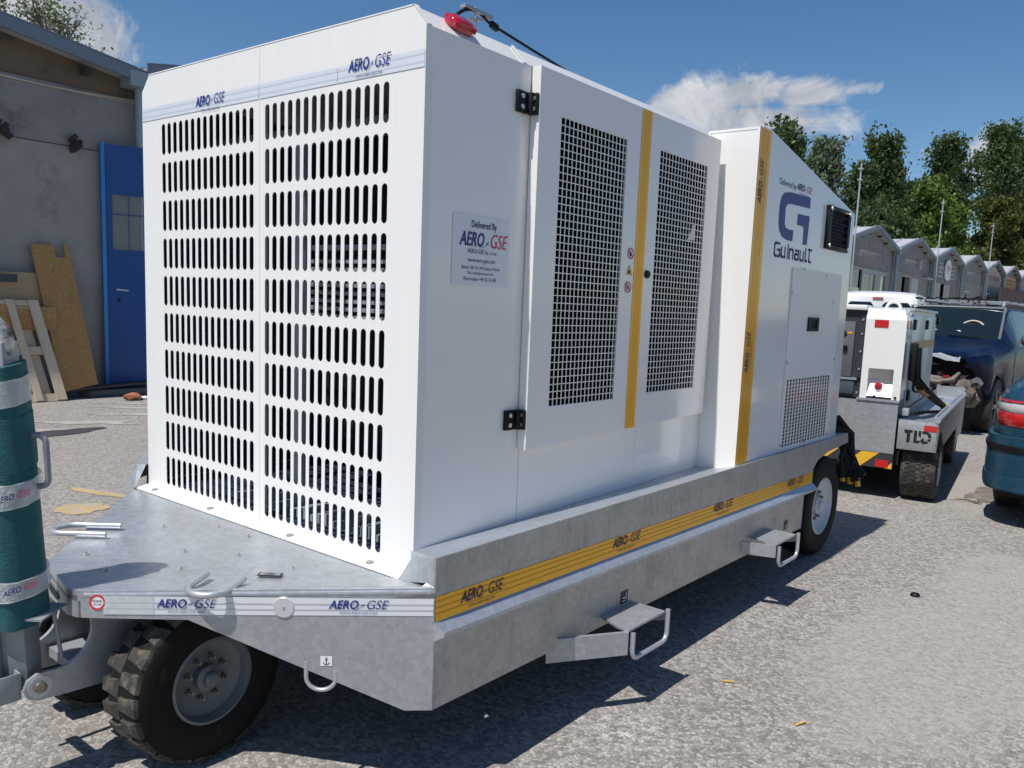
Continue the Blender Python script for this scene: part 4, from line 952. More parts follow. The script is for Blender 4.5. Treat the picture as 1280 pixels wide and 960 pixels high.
    if front == 'open':
        a, b, z1 = op; fr = MB(); fr.box((fx-.04, yc+a-.1, GZ), (fx+.03, yc+a-.001, z1+.08)); fr.box((fx-.04, yc+b+.001, GZ), (fx+.03, yc+b+.12, z1+.08)); fr.box((fx-.04, yc+a, z1+.001), (fx+.03, yc+b, z1+.08)); fr.build('door_frame', cream, g)
        MB().box((fx+.004, yc+b+.2, GZ), (fx+.05, yc+b+1.7, z1)).build('sliding_door', gate_l, g)
        MB().box((fx+.03, yc+.9, z1+.55), (fx+.18, yc+1.4, z1+1.0)).build('wall_lamp', cream, g)
        MB().box((fx+.01, yc+2.2, z1+.05), (fx+.35, yc+3.4, z1+.14)).build('canopy_strip', gate_l, g)
    if front == 'twin':
        a, b, z1 = op
        for y_0, y_1 in ((a+.02, -.95), (.1, b-.02)):
            gt = MB().box((fx-.03, yc+y_0, GZ+.05), (fx+.02, yc+y_1, z1-.02)).build('gate', gate_l, g)
            mb = MB()
            for i in range(1, 5): y_ = lerp(y_0, y_1, i/5); mb.box((fx+.021, yc+y_-.02, GZ+.1), (fx+.035, yc+y_+.02, z1-.1))
            mb.pieces('batten', cream, gt)
    if front == 'blank' and k > 4:
        MB().box((fx+.013, yc-H+.5, ze-1.75), (fx+.30, yc-1.6, ze-1.66)).build('canopy_strip', gate_l, g)
        MB().box((fx+.002, yc-2.6, GZ), (fx+.04, yc+2.4, ze-2.0)).build('gate', gate_l, g)
    OFF = Vector((0, 0, 0))
    return g, fx, yc, ze
g0, fx0, yc0, ze0 = garage(0, 'concrete workshop with blue grey verge behind the raised drawbar, pallets leaning on it', 'gate')
garage(1, 'garage hidden behind the slotted end of the white canopy, blue gate leaf hung on it', 'gate')
for k in (2, 3, 4): garage(k, 'concrete garage of the row hidden behind the white canopy', 'blank')
garage(5, 'grey gabled garage with large framed windows, first to appear right of the white canopy', 'window')
garage(6, 'grey gabled garage with a dark open doorway and small wall lamp', 'open')
g7 = garage(7, 'grey gabled garage with oval white sign and two pale gate leaves', 'twin', wallm=concrete)
garage(8, 'plain pale grey gabled garage left of the beige one', 'blank')
g9 = garage(9, 'beige gabled garage with dark lettering behind the brown fence', 'blank', wallm=cream)
g10 = garage(10, 'gabled garage with orange sign board behind the brown fence', 'blank')
garage(11, 'farthest gabled garage at the right edge of the picture', 'blank')
# gable facings and signs
G_, fx, yc, ze = g7; OFF = Vector((fx, yc, GZ))
mb = MB(); f = Flat((fx+.05, yc+.3, ze-.50), (0, 1, 0), (0, 0, 1), .0); P = [(.75*math.copysign(abs(math.cos(t_))**.7, math.cos(t_)), .62*math.copysign(abs(math.sin(t_))**.7, math.sin(t_))) for t_ in [2*PI*i/32 for i in range(32)]]
mb.prism([f.P(x, y) for x, y in P], (.06, 0, 0)); sg = mb.build('oval_sign', M['anchor_white'], G_)
f = Flat((fx+.111, yc+.3, ze-.50), (0, 1, 0), (0, 0, 1), .004); f.text('KYN', -.42, -.05, .42, .28, bold=.03); f.build('sign_lettering', M['red_print'], sg)
f = Flat((fx+.111, yc+.3, ze-.50), (0, 1, 0), (0, 0, 1), .004); f.rect(-.4, -.2, .4, -.15); f.build('sign_line', M['galv_plain'], sg)
mb = MB()
for s_ in (-1, 1):
    for i in range(4): mb.box((fx+.013, yc+.3+s_*1.0+(-1.2 if s_ < 0 else 0), ze-1.0+i*.26), (fx+.02, yc+.3+s_*1.0+(0 if s_ < 0 else 1.2), ze-.90+i*.26))
mb.build('faded_lettering', M['galv_plain'], G_)
G_, fx, yc, ze = g9; OFF = Vector((fx, yc, GZ))
MB().prism([(fx+.015, yc-3.7, ze-1.1), (fx+.015, yc+3.7, ze-1.1), (fx+.015, yc+3.6, ze-.15), (fx+.015, yc, ze+.6), (fx+.015, yc-3.6, ze-.15)], (.03, 0, 0)).build('painted_gable', mat('beige_paint', (.50, .42, .33), .8, var=.1), G_)
f = Flat((fx+.046, yc-2.6, ze-.62), (0, 1, 0), (0, 0, 1), .004); f.text('AUTO SERWIS', 0, 0, 5.2, .36, bold=.03); f.build('sign_lettering', mat('faded_maroon', (.20, .05, .07), .7), G_)
G_, fx, yc, ze = g10; OFF = Vector((fx, yc, GZ))
bd = MB().box((fx+.015, yc-2.9, ze-1.0), (fx+.08, yc+2.6, ze-.10)).build('sign_board', mat('orange_board', (.62, .33, .09), .7, var=.1), G_)
f = Flat((fx+.08, yc-2.4, ze-.75), (0, 1, 0), (0, 0, 1), .004); f.rect(0, .3, 4.6, .42); f.rect(.4, .05, 3.9, .15); f.build('sign_line', mat('brown_lettering', (.25, .12, .05), .7), G_)
OFF = Vector((0, 0, 0))
# details on the first workshop wall
OFF = Vector((fx0, yc0, GZ))
mb = MB()
for zz, sag in ((4.135, .05), (4.10, .02)):
    mb.tube([(fx0+.03, -3+i*.6, zz-sag*math.sin(PI*((i*.6) % 2.4)/2.4)) for i in range(13)], .008, 6)
mb.build('wall_cable', mat('cream_cable', (.50, .44, .35), .7), g0)
for y_, z_ in ((2.47, 3.42), (3.32, 3.40)):
    mb = MB(); random.seed(int(y_*10))
    for i in range(5): a = random.uniform(0, 6); mb.obox((fx0+.05+random.uniform(0, .05), y_+random.uniform(-.07, .07), z_+random.uniform(-.07, .07)), (.04, 0, .01), (0, .05*math.cos(a), .05*math.sin(a)), (0, -.03*math.sin(a), .03*math.cos(a)))
    mb.build('rusty_bracket', mat('rust_black', (.04, .028, .022), .9), g0, bevel=.008)
OFF = Vector((0, 0, 0))
# blue gate leaf
bl_dark = mat('dark_blue_paint', (.004, .062, .25), .38, var=.18, vscale=2.5, dirt=((.16, .26, .38), 5, .74), bump=.05)
bl_sunlit = mat('sunlit_blue_edge', (.03, .24, .58), .45, var=.08, vscale=6)  # lighter copy of the gate blue: sunlight on the leaf edge is in the colour
gl = thing('gate_leaf', 'tall open blue gate leaf with two glass panes above a lever handle', 'gate', (-10.10, 3.66, GZ), math.atan2(-.36, .94))
# local: +x out of the wall, +y along the leaf
Z0, Z1, LW = .09, 3.44, 1.9
mb = MB(); mb.box((-.02, .055, Z0), (.02, LW, 2.02)); mb.box((-.02, .055, 2.77), (.02, LW, Z1)); mb.box((-.02, .055, 2.02), (.02, .13, 2.77)); mb.box((-.02, .52, 2.02), (.02, .575, 2.77)); mb.box((-.02, .98, 2.02), (.02, LW, 2.77))
mb.build('leaf_panel', bl_dark, gl); MB().box((-.03, 0, Z0-.02), (.035, .05, Z1+.01)).build('edge_post', bl_sunlit, gl, bevel=.004)
MB().box((-.022, -.012, .1), (-.002, -.001, Z1)).build('edge_strip', bl_dark, gl)
for a, b in ((.13, .52), (.575, .98)): MB().box((-.006, a, 2.02), (.004, b, 2.77)).build('pane', glass_l, gl)
mb = MB(); mb.box((.02, .13, 2.50), (.023, .98, 2.512)); mb.box((.02, .33, 2.02), (.0225, .338, 2.77)); mb.build('glazing_bar', bl_dark, gl)
MB().box((.021, .60, 1.62), (.026, .95, 1.86)).build('name_board', bl_dark, gl, bevel=.002)
mb = MB(); mb.cyl((.02, .19, 1.47), (.06, .19, 1.47), .012, 10); mb.bar((.055, .16, 1.47), (.055, .31, 1.46), .018); mb.build('lever_handle', M['bolt'], gl)
MB().box((.021, .17, 1.30), (.025, .21, 1.34)).build('keyhole', M['black'], gl)
mb = MB(); 
for z in (1.20, 1.45): mb.box((-.006, -.004, z), (.03, -.0005, z+.18))
mb.build('lock_strip', mat('rusty_lock', (.10, .06, .05), .8, var=.5), gl)

# ================================================================ boards and pallet leaning on the wall
wood = mat('pale_pallet_wood', (.60, .49, .35), .8, var=.18, vscale=2.5, stretch=(6, 6, 1), bump=.2, dirt=((.25, .20, .15), 6, .62))
osb = mat('osb_board', (.42, .24, .085), .8, var=.45, vscale=26, bump=.2, dirt=((.20, .105, .04), 42, .55))
ply = mat('plywood', (.46, .31, .17), .75, var=.15, vscale=2, stretch=(1, .3, 5))
def leaning(y_b, x_b, y_t, x_t, z_b, z_t):
    o = Vector((x_b, y_b, z_b)); t_ = Vector((x_t, y_t, z_t)); return o, (t_-o)
# OSB sheet with a notch
o_ = Vector((-9.70, 2.93, .12)); upv = (Vector((-10.12, 2.76, 2.03))-o_); L = upv.length; upv.normalize(); rv = Vector((-.02, .52, .03)).normalized(); nrm = rv.cross(upv).normalized()
pts = [(0, 0), (.47, .06), (.47, L+.02), (.41, L+.02), (.405, L-.17), (.285, L-.17), (.28, L), (0, L)]
tag(MB().prism([o_+rv*a+upv*b for a, b in pts], nrm*-.022).build('osb_board', osb), 'brown chipboard sheet with a notched top leaning beside the blue gate', 'board')
# plywood panel with a darker batten behind the pallet
o_ = Vector((-9.98, 1.95, .9)); tag(MB().prism([o_, o_+Vector((0, 1.02, .0)), o_+Vector((-.10, 1.02, .76)), o_+Vector((-.10, 0, .76))], (-.02, 0, 0)).build('plywood_panel', ply), 'light plywood panel behind the pallet at the left edge', 'board')
tag(MB().box((-9.97, 1.95, 1.53), (-9.92, 2.52, 1.63)).build('timber_batten', mat('dark_batten', (.06, .06, .07), .8)), 'dark short batten across the plywood panel at the left edge', 'batten')
tag(MB().prism([(-9.86, 1.9, .95), (-9.86, 2.95, .92), (-9.88, 2.95, 1.22), (-9.88, 1.9, 1.27)], (-.02, 0, 0)).build('osb_strip', osb), 'narrow strip of chipboard right behind the pallet top', 'board')
# pallet standing on its end
pal = thing('wooden_pallet', 'pale wooden pallet standing on end against the workshop wall', 'pallet', (-9.62, 2.5, GZ), 0)
OFF = Vector((-9.62, 2.5, GZ)); pb = Vector((-9.62, 0, .03)); pt_ = Vector((-9.93, 0, 1.30))
def PP(y, t_, n_=0): v = pb.lerp(pt_, t_); return Vector((v.x+n_, y-.20*t_, v.z+n_*.25))
for y_ in (2.12, 2.53, 2.93):
    MB().bar(PP(y_, 0), PP(y_, 1), .10, .022, (0, 1, 0)).build('deck_board', wood, pal) if False else None
def plank(a, b, wy, th, nm='deck_board'):
    d = (b-a).normalized(); wv = Vector((0, 1, 0)) if abs(d.y) < .5 else (pt_-pb).normalized(); n_ = d.cross(wv).normalized(); return MB().obox((a+b)/2, (b-a)/2, wv*wy/2, n_*th/2).build(nm, wood, pal)
for y_, w_ in ((2.05, .10), (2.27, .10), (2.60, .09), (2.87, .12)): plank(PP(y_, 0, .045), PP(y_, 1.0, .045), w_, .024)
for t_ in (.03, .50, .96): plank(PP(2.0, t_, 0), PP(2.93, t_, 0), .10, .06, 'stringer')
for y_, w_ in ((2.14, .12), (2.43, .12), (2.73, .12)): plank(PP(y_, 0, -.05), PP(y_, 1.0, -.05), w_, .022)
OFF = Vector((0, 0, 0))
# low dark objects under the leaf
mb = MB(); mb.prism([(-9.75, 3.30, GZ), (-9.95, 3.22, GZ), (-9.95, 3.95, GZ+.02), (-9.70, 4.1, GZ), ], (0, 0, .10)); tag(mb.build('concrete_kerb', mat('dark_kerb', (.11, .12, .11), .85, var=.25), bevel=.02), 'dark weathered kerb slab lying at the foot of the blue gate', 'kerb stone')
tag(MB().prism([(-9.9, 2.95, GZ+.10), (-9.9, 4.2, GZ+.16), (-9.9, 4.2, GZ+.19), (-9.9, 2.95, GZ+.13)], (.18, 0, 0)).build('dark_plank', mat('wet_plank', (.045, .04, .04), .6)), 'dark plank lying along the wall under the chipboard sheet', 'plank')

# ================================================================ masts, lamp
def mast(y, h, label, x=-9.72, r=.045):
    t = thing('roof_mast', label, 'mast', (x, y, GZ)); global OFF; OFF = Vector((x, y, GZ))
    MB().cyl((x, y, GZ), (x, y, h), r, 10, r2=r*.7).build('pole', M['rod'], t, smooth=50)
    mb = MB()
    for q in (.25, .7): mb.box((x-.10, y-.10, h-q), (x+.10, y+.10, h-q+.04))
    mb.pieces('clamp', M['galv_plain'], t); OFF = Vector((0, 0, 0)); return t
mast(35.0, 8.1, 'thin grey mast rising between the canopy slope and the first garage roof')
mast(50.2, 8.5, 'thin grey mast in front of the valley left of the oval sign')
mast(66.0, 8.8, 'thin grey mast in front of the valley left of the beige garage')
t = mast(MAST_Y, MAST_Z, 'steel mast with black cables standing behind the red beacon', r=.05)
OFF = Vector((-9.72, MAST_Y, GZ)); my, mz = MAST_Y, MAST_Z
mb = MB(); mb.tube([(-9.72, my-.95+i*.06, mz-.75+.68*math.sin(PI/2*i/15)) for i in range(16)], .035, 8); mb.build('cable_hose', M['black'], t, smooth=60)
mb = MB(); mb.tube([(-9.72, my+.05, mz-.05)]+[(-9.72, my+.4+i*1.3, mz-.18-i*.15+.006*i*i) for i in range(18)], .028, 6)
mb.tube([(-9.72, my+.05, mz-1.15), (-9.72, my+.35, mz-1.0), (-9.72, my+.9, mz-1.05)]+[(-9.72, my+1.3+i*1.2, mz-1.22-i*.2) for i in range(8)], .02, 6)
mb.obox((-9.72, my+1.05, mz-1.1), (.05, 0, 0), (0, .16, -.03), (0, .01, .05)); mb.obox((-9.72, my+.55, mz-.2), (.04, 0, 0), (0, .10, -.02), (0, .01, .06))
mb.build('overhead_cable', M['black'], t, smooth=60)
mb = MB(); mb.box((-9.80, my-.35, mz-.10), (-9.66, my+.45, mz-.04)); mb.build('cross_arm', M['galv_plain'], t); OFF = Vector((0, 0, 0))
lp = thing('street_lamp', 'grey street lamp head on a curved arm above the garages at the right edge', 'street lamp', (-6.2, 78.5, GZ)); OFF = Vector((-6.2, 78.5, GZ))
MB().tube([(-6.2, 78.5, GZ), (-6.2, 78.5, 5.6), (-6.5, 78.0, 6.6), (-7.4, 76.4, 5.9), (-7.9, 75.6, 5.2)], .07, 8).build('pole', M['galv_plain'], lp, smooth=60)
MB().obox((-8.15, 75.1, 4.85), (.25, .55, .40), (.12, -.06, 0), (0, .05, -.08)).build('lamp_head', M['anchor_white'], lp, bevel=.04); OFF = Vector((0, 0, 0))
fn = thing('brown_fence', 'reddish brown sheet fence in front of the beige garage', 'fence', (-9.0, 69.5, GZ)); OFF = Vector((-9.0, 69.5, GZ))
brn = mat('red_brown_sheet', (.10, .045, .04), .7, var=.15)
for i in range(12):
    y_ = 67.0+i*1.4; MB().box((-9.0+.0*i, y_, GZ), (-8.94, y_+1.38, 4.25+.02*i)).build('fence_sheet', brn, fn)
OFF = Vector((0, 0, 0))

# ================================================================ trees
def leafmat(name, c1, c2, c3):
    m = bpy.data.materials.new(name); m.use_nodes = True; t = NT(m.node_tree); t.n.clear()
    g = t.new('ShaderNodeNewGeometry'); c = t.ramp(g.outputs['Random Per Island'], [(0, c1), (.5, c2), (.85, c3), (1, c3)])
    d = t.new('ShaderNodeBsdfDiffuse', ins={'Color': c}); tr = t.new('ShaderNodeBsdfTranslucent', ins={'Color': t.mix(.5, c, (.10, .16, .02))}); gl = t.new('ShaderNodeBsdfGlossy', ins={'Color': (.8, .9, .7, 1), 'Roughness': .5})
    m1 = t.new('ShaderNodeMixShader', ins={0: .28, 1: d.outputs[0], 2: tr.outputs[0]}); m2 = t.new('ShaderNodeMixShader', ins={0: .02, 1: m1.outputs[0], 2: gl.outputs[0]})
    t.new('ShaderNodeOutputMaterial', ins={0: m2.outputs[0]}); return m
LM = {'poplar': leafmat('poplar_leaves', (.026, .048, .016), (.050, .085, .030), (.095, .135, .055)),
      'silver': leafmat('silver_poplar_leaves', (.060, .085, .050), (.11, .145, .085), (.20, .24, .15)),
      'fresh': leafmat('maple_leaves', (.035, .075, .012), (.075, .140, .022), (.15, .24, .05)),
      'rust': leafmat('turning_leaves', (.030, .055, .012), (.060, .085, .020), (.13, .115, .032)),
      'willow': leafmat('grey_willow_leaves', (.10, .12, .075), (.18, .205, .13), (.30, .33, .24))}
bark = mat('grey_bark', (.13, .115, .095), .95, var=.3, vscale=6, bump=.4, bscale=20)
def tree(name, label, base, H, cw, kind, nleaf, seed, clear=.18, ls=.30, steep=.75, group='trees behind the garages'):
    rnd = np.random.RandomState(seed); random.seed(seed)
    t = thing(name, label, 'tree', base, group=group)
    mb = MB(); lean = rnd.uniform(-.02, .02, 2)*H
    trunk = [Vector((lean[0]*q+.12*math.sin(3*q+seed), lean[1]*q+.12*math.cos(4*q+seed), H*.93*q)) for q in np.linspace(0, 1, 12)]
    r0 = .012*H+.08; mb.tube(trunk, [r0*(1-q)**.8+.02 for q in np.linspace(0, 1, 12)], 8)
    tips = []
    nl = int(15+H*.7)
    for i in range(nl):
        q = clear+(.97-clear)*(i+rnd.uniform(0, .9))/nl; p = trunk[0].lerp(trunk[-1], q); k = min(10, int(q*11)); p = trunk[k].lerp(trunk[k+1], q*11-k)
        az = i*2.4+rnd.uniform(-.5, .5); prof = math.sin(PI*min(1, (q-clear)/(1-clear)*.82+.16))**.7
        L = cw*(.44 if steep < .8 else .62)*(prof*.75+.12)*rnd.uniform(.55, 1.35)+.4; el = steep+rnd.uniform(-.3, .22)
        d = Vector((math.cos(az)*math.cos(el), math.sin(az)*math.cos(el), math.sin(el)))
        pts = [p+d*L*s_+Vector((0, 0, .25*L*s_*s_)) for s_ in (0, .35, .7, 1.0)]
        mb.tube(pts, [max(.02, .045*L*(1-.8*s_)) for s_ in (0, .35, .7, 1)], 5)
        for s_ in (.3, .5, .7, .85, 1.0):
            b = p+d*L*s_+Vector((0, 0, .25*L*s_*s_)); tips.append((b, .16+.07*L))
            for j in range(3):
                dd = Vector(rnd.normal(0, 1, 3)); dd.z = abs(dd.z)*.8+.3; dd.normalize(); e = b+dd*rnd.uniform(.4, .42*L*.6+.55); 
                if s_ > .4: mb.tube([b, e], [.02, .008], 3)
                tips.append((e, .15+.065*L))
    mb.build('trunk', bark, t, smooth=60, local=True)
    T = np.array([[*a, s_] for a, s_ in tips]); wts = rnd.uniform(.0, 1.0, len(T))**1.6+.05; wts /= wts.sum()
    idx = rnd.choice(len(T), nleaf, p=wts); C = T[idx, :3]+rnd.normal(0, 1, (nleaf, 3))*T[idx, 3:4]*np.array([1, 1, .9])
    a = rnd.normal(0, 1, (nleaf, 3)); a /= np.linalg.norm(a, axis=1)[:, None]; b = np.cross(a, rnd.normal(0, 1, (nleaf, 3))); b /= np.linalg.norm(b, axis=1)[:, None]
    s_ = ls*rnd.uniform(.5, 1.15, (nleaf, 1)); a *= s_; b *= s_*.62
    V = np.stack([C-a, C+b*.9, C+a, C-b*.9], 1).reshape(-1, 3).astype(np.float32)
    me = bpy.data.meshes.new('crown'); me.vertices.add(len(V)); me.vertices.foreach_set('co', V.ravel()); me.loops.add(len(V)); me.loops.foreach_set('vertex_index', np.arange(len(V), dtype=np.int32))
    me.polygons.add(nleaf); me.polygons.foreach_set('loop_start', np.arange(0, 4*nleaf, 4, dtype=np.int32)); me.update(calc_edges=True); me.materials.append(LM[kind])
    o = bpy.data.objects.new('crown', me); col.objects.link(o); o.parent = t
    return t
TR = [('poplar_tree', 'dark poplar beside the canopy slope, leftmost of the tree line', (-20, 52.5), 15.8, 4.4, 'poplar', 6500),
      ('poplar_tree', 'pale silvery poplar second from the canopy slope', (-20.5, 60.0), 16.0, 4.6, 'silver', 6500),
      ('poplar_tree', 'slim dark poplar with a pointed top left of the tallest central tree', (-20, 67.5), 15.6, 4.0, 'poplar', 5500),
      ('poplar_tree', 'tall broad dark poplar above the first two garages', (-20.5, 75.0), 19.4, 6.4, 'poplar', 10000),
      ('poplar_tree', 'slim lower poplar between the two broad dark crowns', (-21, 87.0), 17.6, 4.4, 'poplar', 5500),
      ('poplar_tree', 'broad loose poplar crown with a branch leaning right', (-21, 101.0), 24.2, 9.0, 'poplar', 10000),
      ('maple_tree', 'bright green leafy tree in front of the broad poplar', (-19.5, 86.0), 15.8, 8.6, 'fresh', 12000),
      ('maple_tree', 'bright green bushy tree right of the other one', (-19.5, 97.0), 15.2, 7.6, 'fresh', 9000),
      ('poplar_tree', 'tall dark poplar at the right edge of the picture', (-22, 140.0), 30.5, 11.0, 'poplar', 10000),
      ('poplar_tree', 'tall dark poplar cut off by the right edge of the picture', (-22, 156.0), 31.5, 12.0, 'poplar', 8000),
      ('turning_tree', 'rust tinged tree in front of the right edge poplars', (-17.5, 113.0), 17.6, 10.5, 'rust', 11000),
      ('turning_tree', 'rust tinged bushy tree at the far right above the beige garage', (-17.0, 128.0), 18.0, 11.0, 'rust', 9000),
      ('poplar_tree', 'low dark tree just above the first garage roof', (-17.8, 62.0), 9.4, 6.0, 'poplar', 2600),
      ('poplar_tree', 'low dark tree above the second garage roof', (-18.0, 72.0), 10.4, 6.6, 'poplar', 2800)]
for i, (n_, lab, (x, y), H, cw, kd, nl) in enumerate(TR):
    tree(n_, lab, (x, y, GZ), H*((.86 if y < 120 else 1.02) if kd in ('poplar', 'silver') else .95), cw*.84, kd, int(nl*1.45), 11+i*7, clear=.10 if kd in ('fresh', 'rust') or H < 12 else .26, ls=.12+.0014*y, steep=.45 if kd in ('fresh', 'rust') else 1.12)
tree('willow_tree', 'grey green willow crown left of its neighbour above the workshop roof', (-25.0, 6.9, GZ), 9.9, 3.0, 'willow', 9000, 301, .45, ls=.07, steep=.6, group='willows behind the workshop')
tree('willow_tree', 'small rounded grey green crown peeking over the workshop roof', (-24.5, 8.75, GZ), 9.6, 1.9, 'willow', 6000, 305, .55, ls=.065, steep=.6, group='willows behind the workshop')
# ================================================================ vehicles
def carpaint(name, base, flake=.3, rough=.35, coat=.35):
    m = mat(name, base, rough, flake, coat=coat, var=.05, vscale=3, rvar=.06); m.node_tree.nodes['Principled BSDF'].inputs['Specular IOR Level'].default_value = .3; return m
car_glass = mat('car_glass', (.008, .016, .020), .05); car_glass.node_tree.nodes['Principled BSDF'].inputs['Specular IOR Level'].default_value = .35
chrome = mat('chrome_trim', (.62, .60, .57), .25, .9)
tan = mat('tan_plastic', (.50, .46, .36), .5)
tyre_m = mat('car_tyre', (.028, .026, .025), .75, var=.3, vscale=14, dirt=((.08, .07, .06), 9, .56), bump=.2)
alloy = mat('alloy_rim', (.24, .24, .25), .35, .6, var=.15)
tail_red = mat('tail_lamp_red', (.42, .012, .010), .1, coat=1, var=.35, vscale=16)
tail_white = mat('tail_lamp_clear', (.48, .46, .46), .1, coat=1, var=.2, vscale=60)
under = mat('dark_underbody', (.012, .012, .013), .9)

def car_wheel(parent, c, ax, R, Rr, wd, rimm=None, spokes=5, tm=None, treads=True):
    c, ax = Vector(c), Vector(ax); rimm = rimm or alloy
    w_ = MB().lathe([(Rr, 0), (Rr-.012, .003), (Rr-.02, -.02), (Rr*.93, -.05), (.0005, -.07), (.0005, -.12), (Rr, -.12)], c, ax, 32).build('wheel', under, parent, local=True, smooth=40)
    MB().lathe([(Rr, .004), (Rr+.02, .010), (lerp(Rr, R, .6), .012), (R*.965, .0), (R, -.03), (R, -wd+.03), (R*.96, -wd), (Rr, -wd)], c, ax, 44).build('tyre', tm or tyre_m, w_, local=True, smooth=50)
    u_ = Vector((0, 0, 1)); a = ax.cross(u_).normalized(); b = a.cross(ax); mb = MB()
    for i in range(spokes):
        for d_ in (-.10, .10):
            th = 2*PI*i/spokes+d_; dr = a*math.cos(th)+b*math.sin(th); mb.bar(c+ax*.000+dr*Rr*.12, c+ax*-.004+dr*Rr*.97, .022, .03, ax)
    mb.lathe([(Rr*.93, -.02), (Rr, .006), (Rr*.99, .008), (Rr*.92, -.01)], c, ax, 32); mb.cyl(c-ax*.03, c+ax*.012, Rr*.2, 16)
    mb.build('rim', rimm, w_, local=True, smooth=30)
    if treads:
        mb = MB(); n = 46
        for i in range(n):
            th = 2*PI*i/n
            for j in range(5):
                t0 = -.03-(wd-.06)*j/5; dth = 2*PI/n*.40; q0, q1 = t0-.004, t0-(wd-.06)/5+.004; off = .4*2*PI/n*(j % 2)
                P = [c+ax*q+(a*math.cos(th+off+s_)+b*math.sin(th+off+s_))*r for r in (R-.002, R+.006) for s_, q in ((-dth, q0), (dth, q0), (dth, q1), (-dth, q1))]
                mb.add(P, [(4, 5, 6, 7), (0, 1, 5, 4), (1, 2, 6, 5), (2, 3, 7, 6), (3, 0, 4, 7)])
        mb.build('tread', tm or tyre_m, w_, local=True, smooth=0)
    return w_

def car_shell(root, ST, paint, arches, Ra, zc, cab, screens, sub=4, ends=(True, True)):
    """ST: (y, z_bottom, z_belt, z_roof, half width, half roof width); arches: y of wheel centres"""
    ys = sorted(set([s[0] for s in ST]+[y for a_ in arches for y in [a_-Ra-.001]+[a_+Ra*math.sin(R_(q)) for q in range(-90, 91, 12)]+[a_+Ra+.001]]+list(np.linspace(ST[0][0], ST[-1][0], 26))))
    sy = [s[0] for s in ST]
    def at(y): return [float(np.interp(y, sy, [s[k] for s in ST])) for k in range(1, 6)]
    rows = []
    for y in ys:
        zb, zt, zr, w_, wr = at(y)
        for a_ in arches:
            if abs(y-a_) <= Ra: zb = max(zb, zc+math.sqrt(max(0, Ra*Ra-(y-a_)**2)))
        cs = [(w_-.05, zb), (w_-.005, zb+.06), (w_+.012, lerp(zb, zt, .55)), (w_, zt-.07), (w_-.045, zt), (wr, zr-.05), (wr-.07, zr-.008), (wr*.5, zr+.012), (0, zr+.018)]
        rows.append([(-x, y, z) for x, z in cs]+[(x, y, z) for x, z in cs[::-1][1:]])
    n = len(rows[0]); V = [p for r_ in rows for p in r_]; body, glass, scr = [], [], []
    for i in range(len(rows)-1):
        ym = (ys[i]+ys[i+1])/2
        for j in range(n-1):
            jj = j if j < (n-1)/2 else n-2-j; f_ = (i*n+j, i*n+j+1, (i+1)*n+j+1, (i+1)*n+j)
            if jj == 4 and any(a_ <= ym <= b_ for a_, b_ in cab): glass.append(f_)
            elif jj >= 5 and any(a_ <= ym <= b_ for a_, b_ in screens): scr.append(f_)
            else: body.append(f_)
    if ends[0]: body.append(tuple(range(n)))
    if ends[1]: body.append(tuple((len(rows)-1)*n+j for j in range(n))[::-1])
    def mk(fs, nm, m, sp_=False):
        mb = MB(); used = sorted({v for f_ in fs for v in f_}); mp = {v: i for i, v in enumerate(used)}; mb.v = [V[v] for v in used]; mb.f = [tuple(mp[v] for v in f_) for f_ in fs]
        return mb.pieces(nm, m, root, local=True, smooth=38) if sp_ else mb.build(nm, m, root, local=True, smooth=38)
    b_ = mk(body, 'body', paint)
    if glass: mk(glass, 'side_window', car_glass, True)
    if scr: mk(scr, 'windscreen', car_glass)
    return b_, at

# ---- dark blue SUV with its front torn off
blue = carpaint('dark_blue_car_paint', (.003, .009, .032), .0, .30, .06); blue.node_tree.nodes['Principled BSDF'].inputs['Specular IOR Level'].default_value = .12
suv = thing('damaged_suv', 'dark blue off road car with smashed open front end and a roof rack', 'car', (-1.10, 10.50, GZ), R_(-2))
ST = [(.0, .95, 1.06, 1.10, .72, .62), (.12, .92, 1.09, 1.14, .80, .70), (.50, .55, 1.12, 1.18, .93, .78), (1.0, .42, 1.15, 1.22, .95, .80), (1.55, .36, 1.20, 1.27, .96, .80), (1.60, .36, 1.20, 1.30, .96, .78), (2.25, .34, 1.21, 1.76, .96, .72), (2.5, .34, 1.21, 1.80, .96, .71), (4.2, .36, 1.22, 1.79, .95, .70), (4.6, .45, 1.20, 1.55, .92, .72), (4.75, .50, 1.15, 1.22, .88, .74)]
car_shell(suv, ST, blue, (.95, 3.75), .43, .38, ((1.95, 3.0), (3.06, 3.9)), ((1.60, 2.25),), ends=(False, True))
MB().box((-.84, .30, .42), (.84, 4.5, .98)).build('underbody', under, suv, local=True)
for x_, s_ in ((-.93, -1), (.93, 1)):
    for y_ in (.95, 3.75): car_wheel(suv, (x_, y_, .38), (s_, 0, 0), .385, .235, .26, tm=tyre_m)
mb = MB()   # screen surround
for s_ in (-1, 1): mb.bar((s_*.76, 1.60, 1.30), (s_*.675, 2.24, 1.775), .045, .03, (1, 0, 0))
mb.bar((-.68, 2.25, 1.785), (.68, 2.25, 1.785), .03, .02); mb.build('screen_trim', chrome, suv, local=True)
ry = lambda t_: 1.72+.0*t_
mb = MB(); mb.tube([(.32+.19*math.cos(t_), 1.86+.07*math.sin(t_), 1.40+.17*math.sin(t_)) for t_ in [2*PI*i/26 for i in range(26)]], .014, 8, closed=True); mb.build('steering_wheel', tan, suv, local=True, smooth=60)
mb = MB(); mb.prism([(-.30, 1.70, 1.385), (.22, 1.70, 1.385), (.18, 1.74, 1.415), (-.26, 1.74, 1.415)], (0, .006, .0)); mb.build('paper_on_dashboard', M['anchor_white'], suv, local=True)
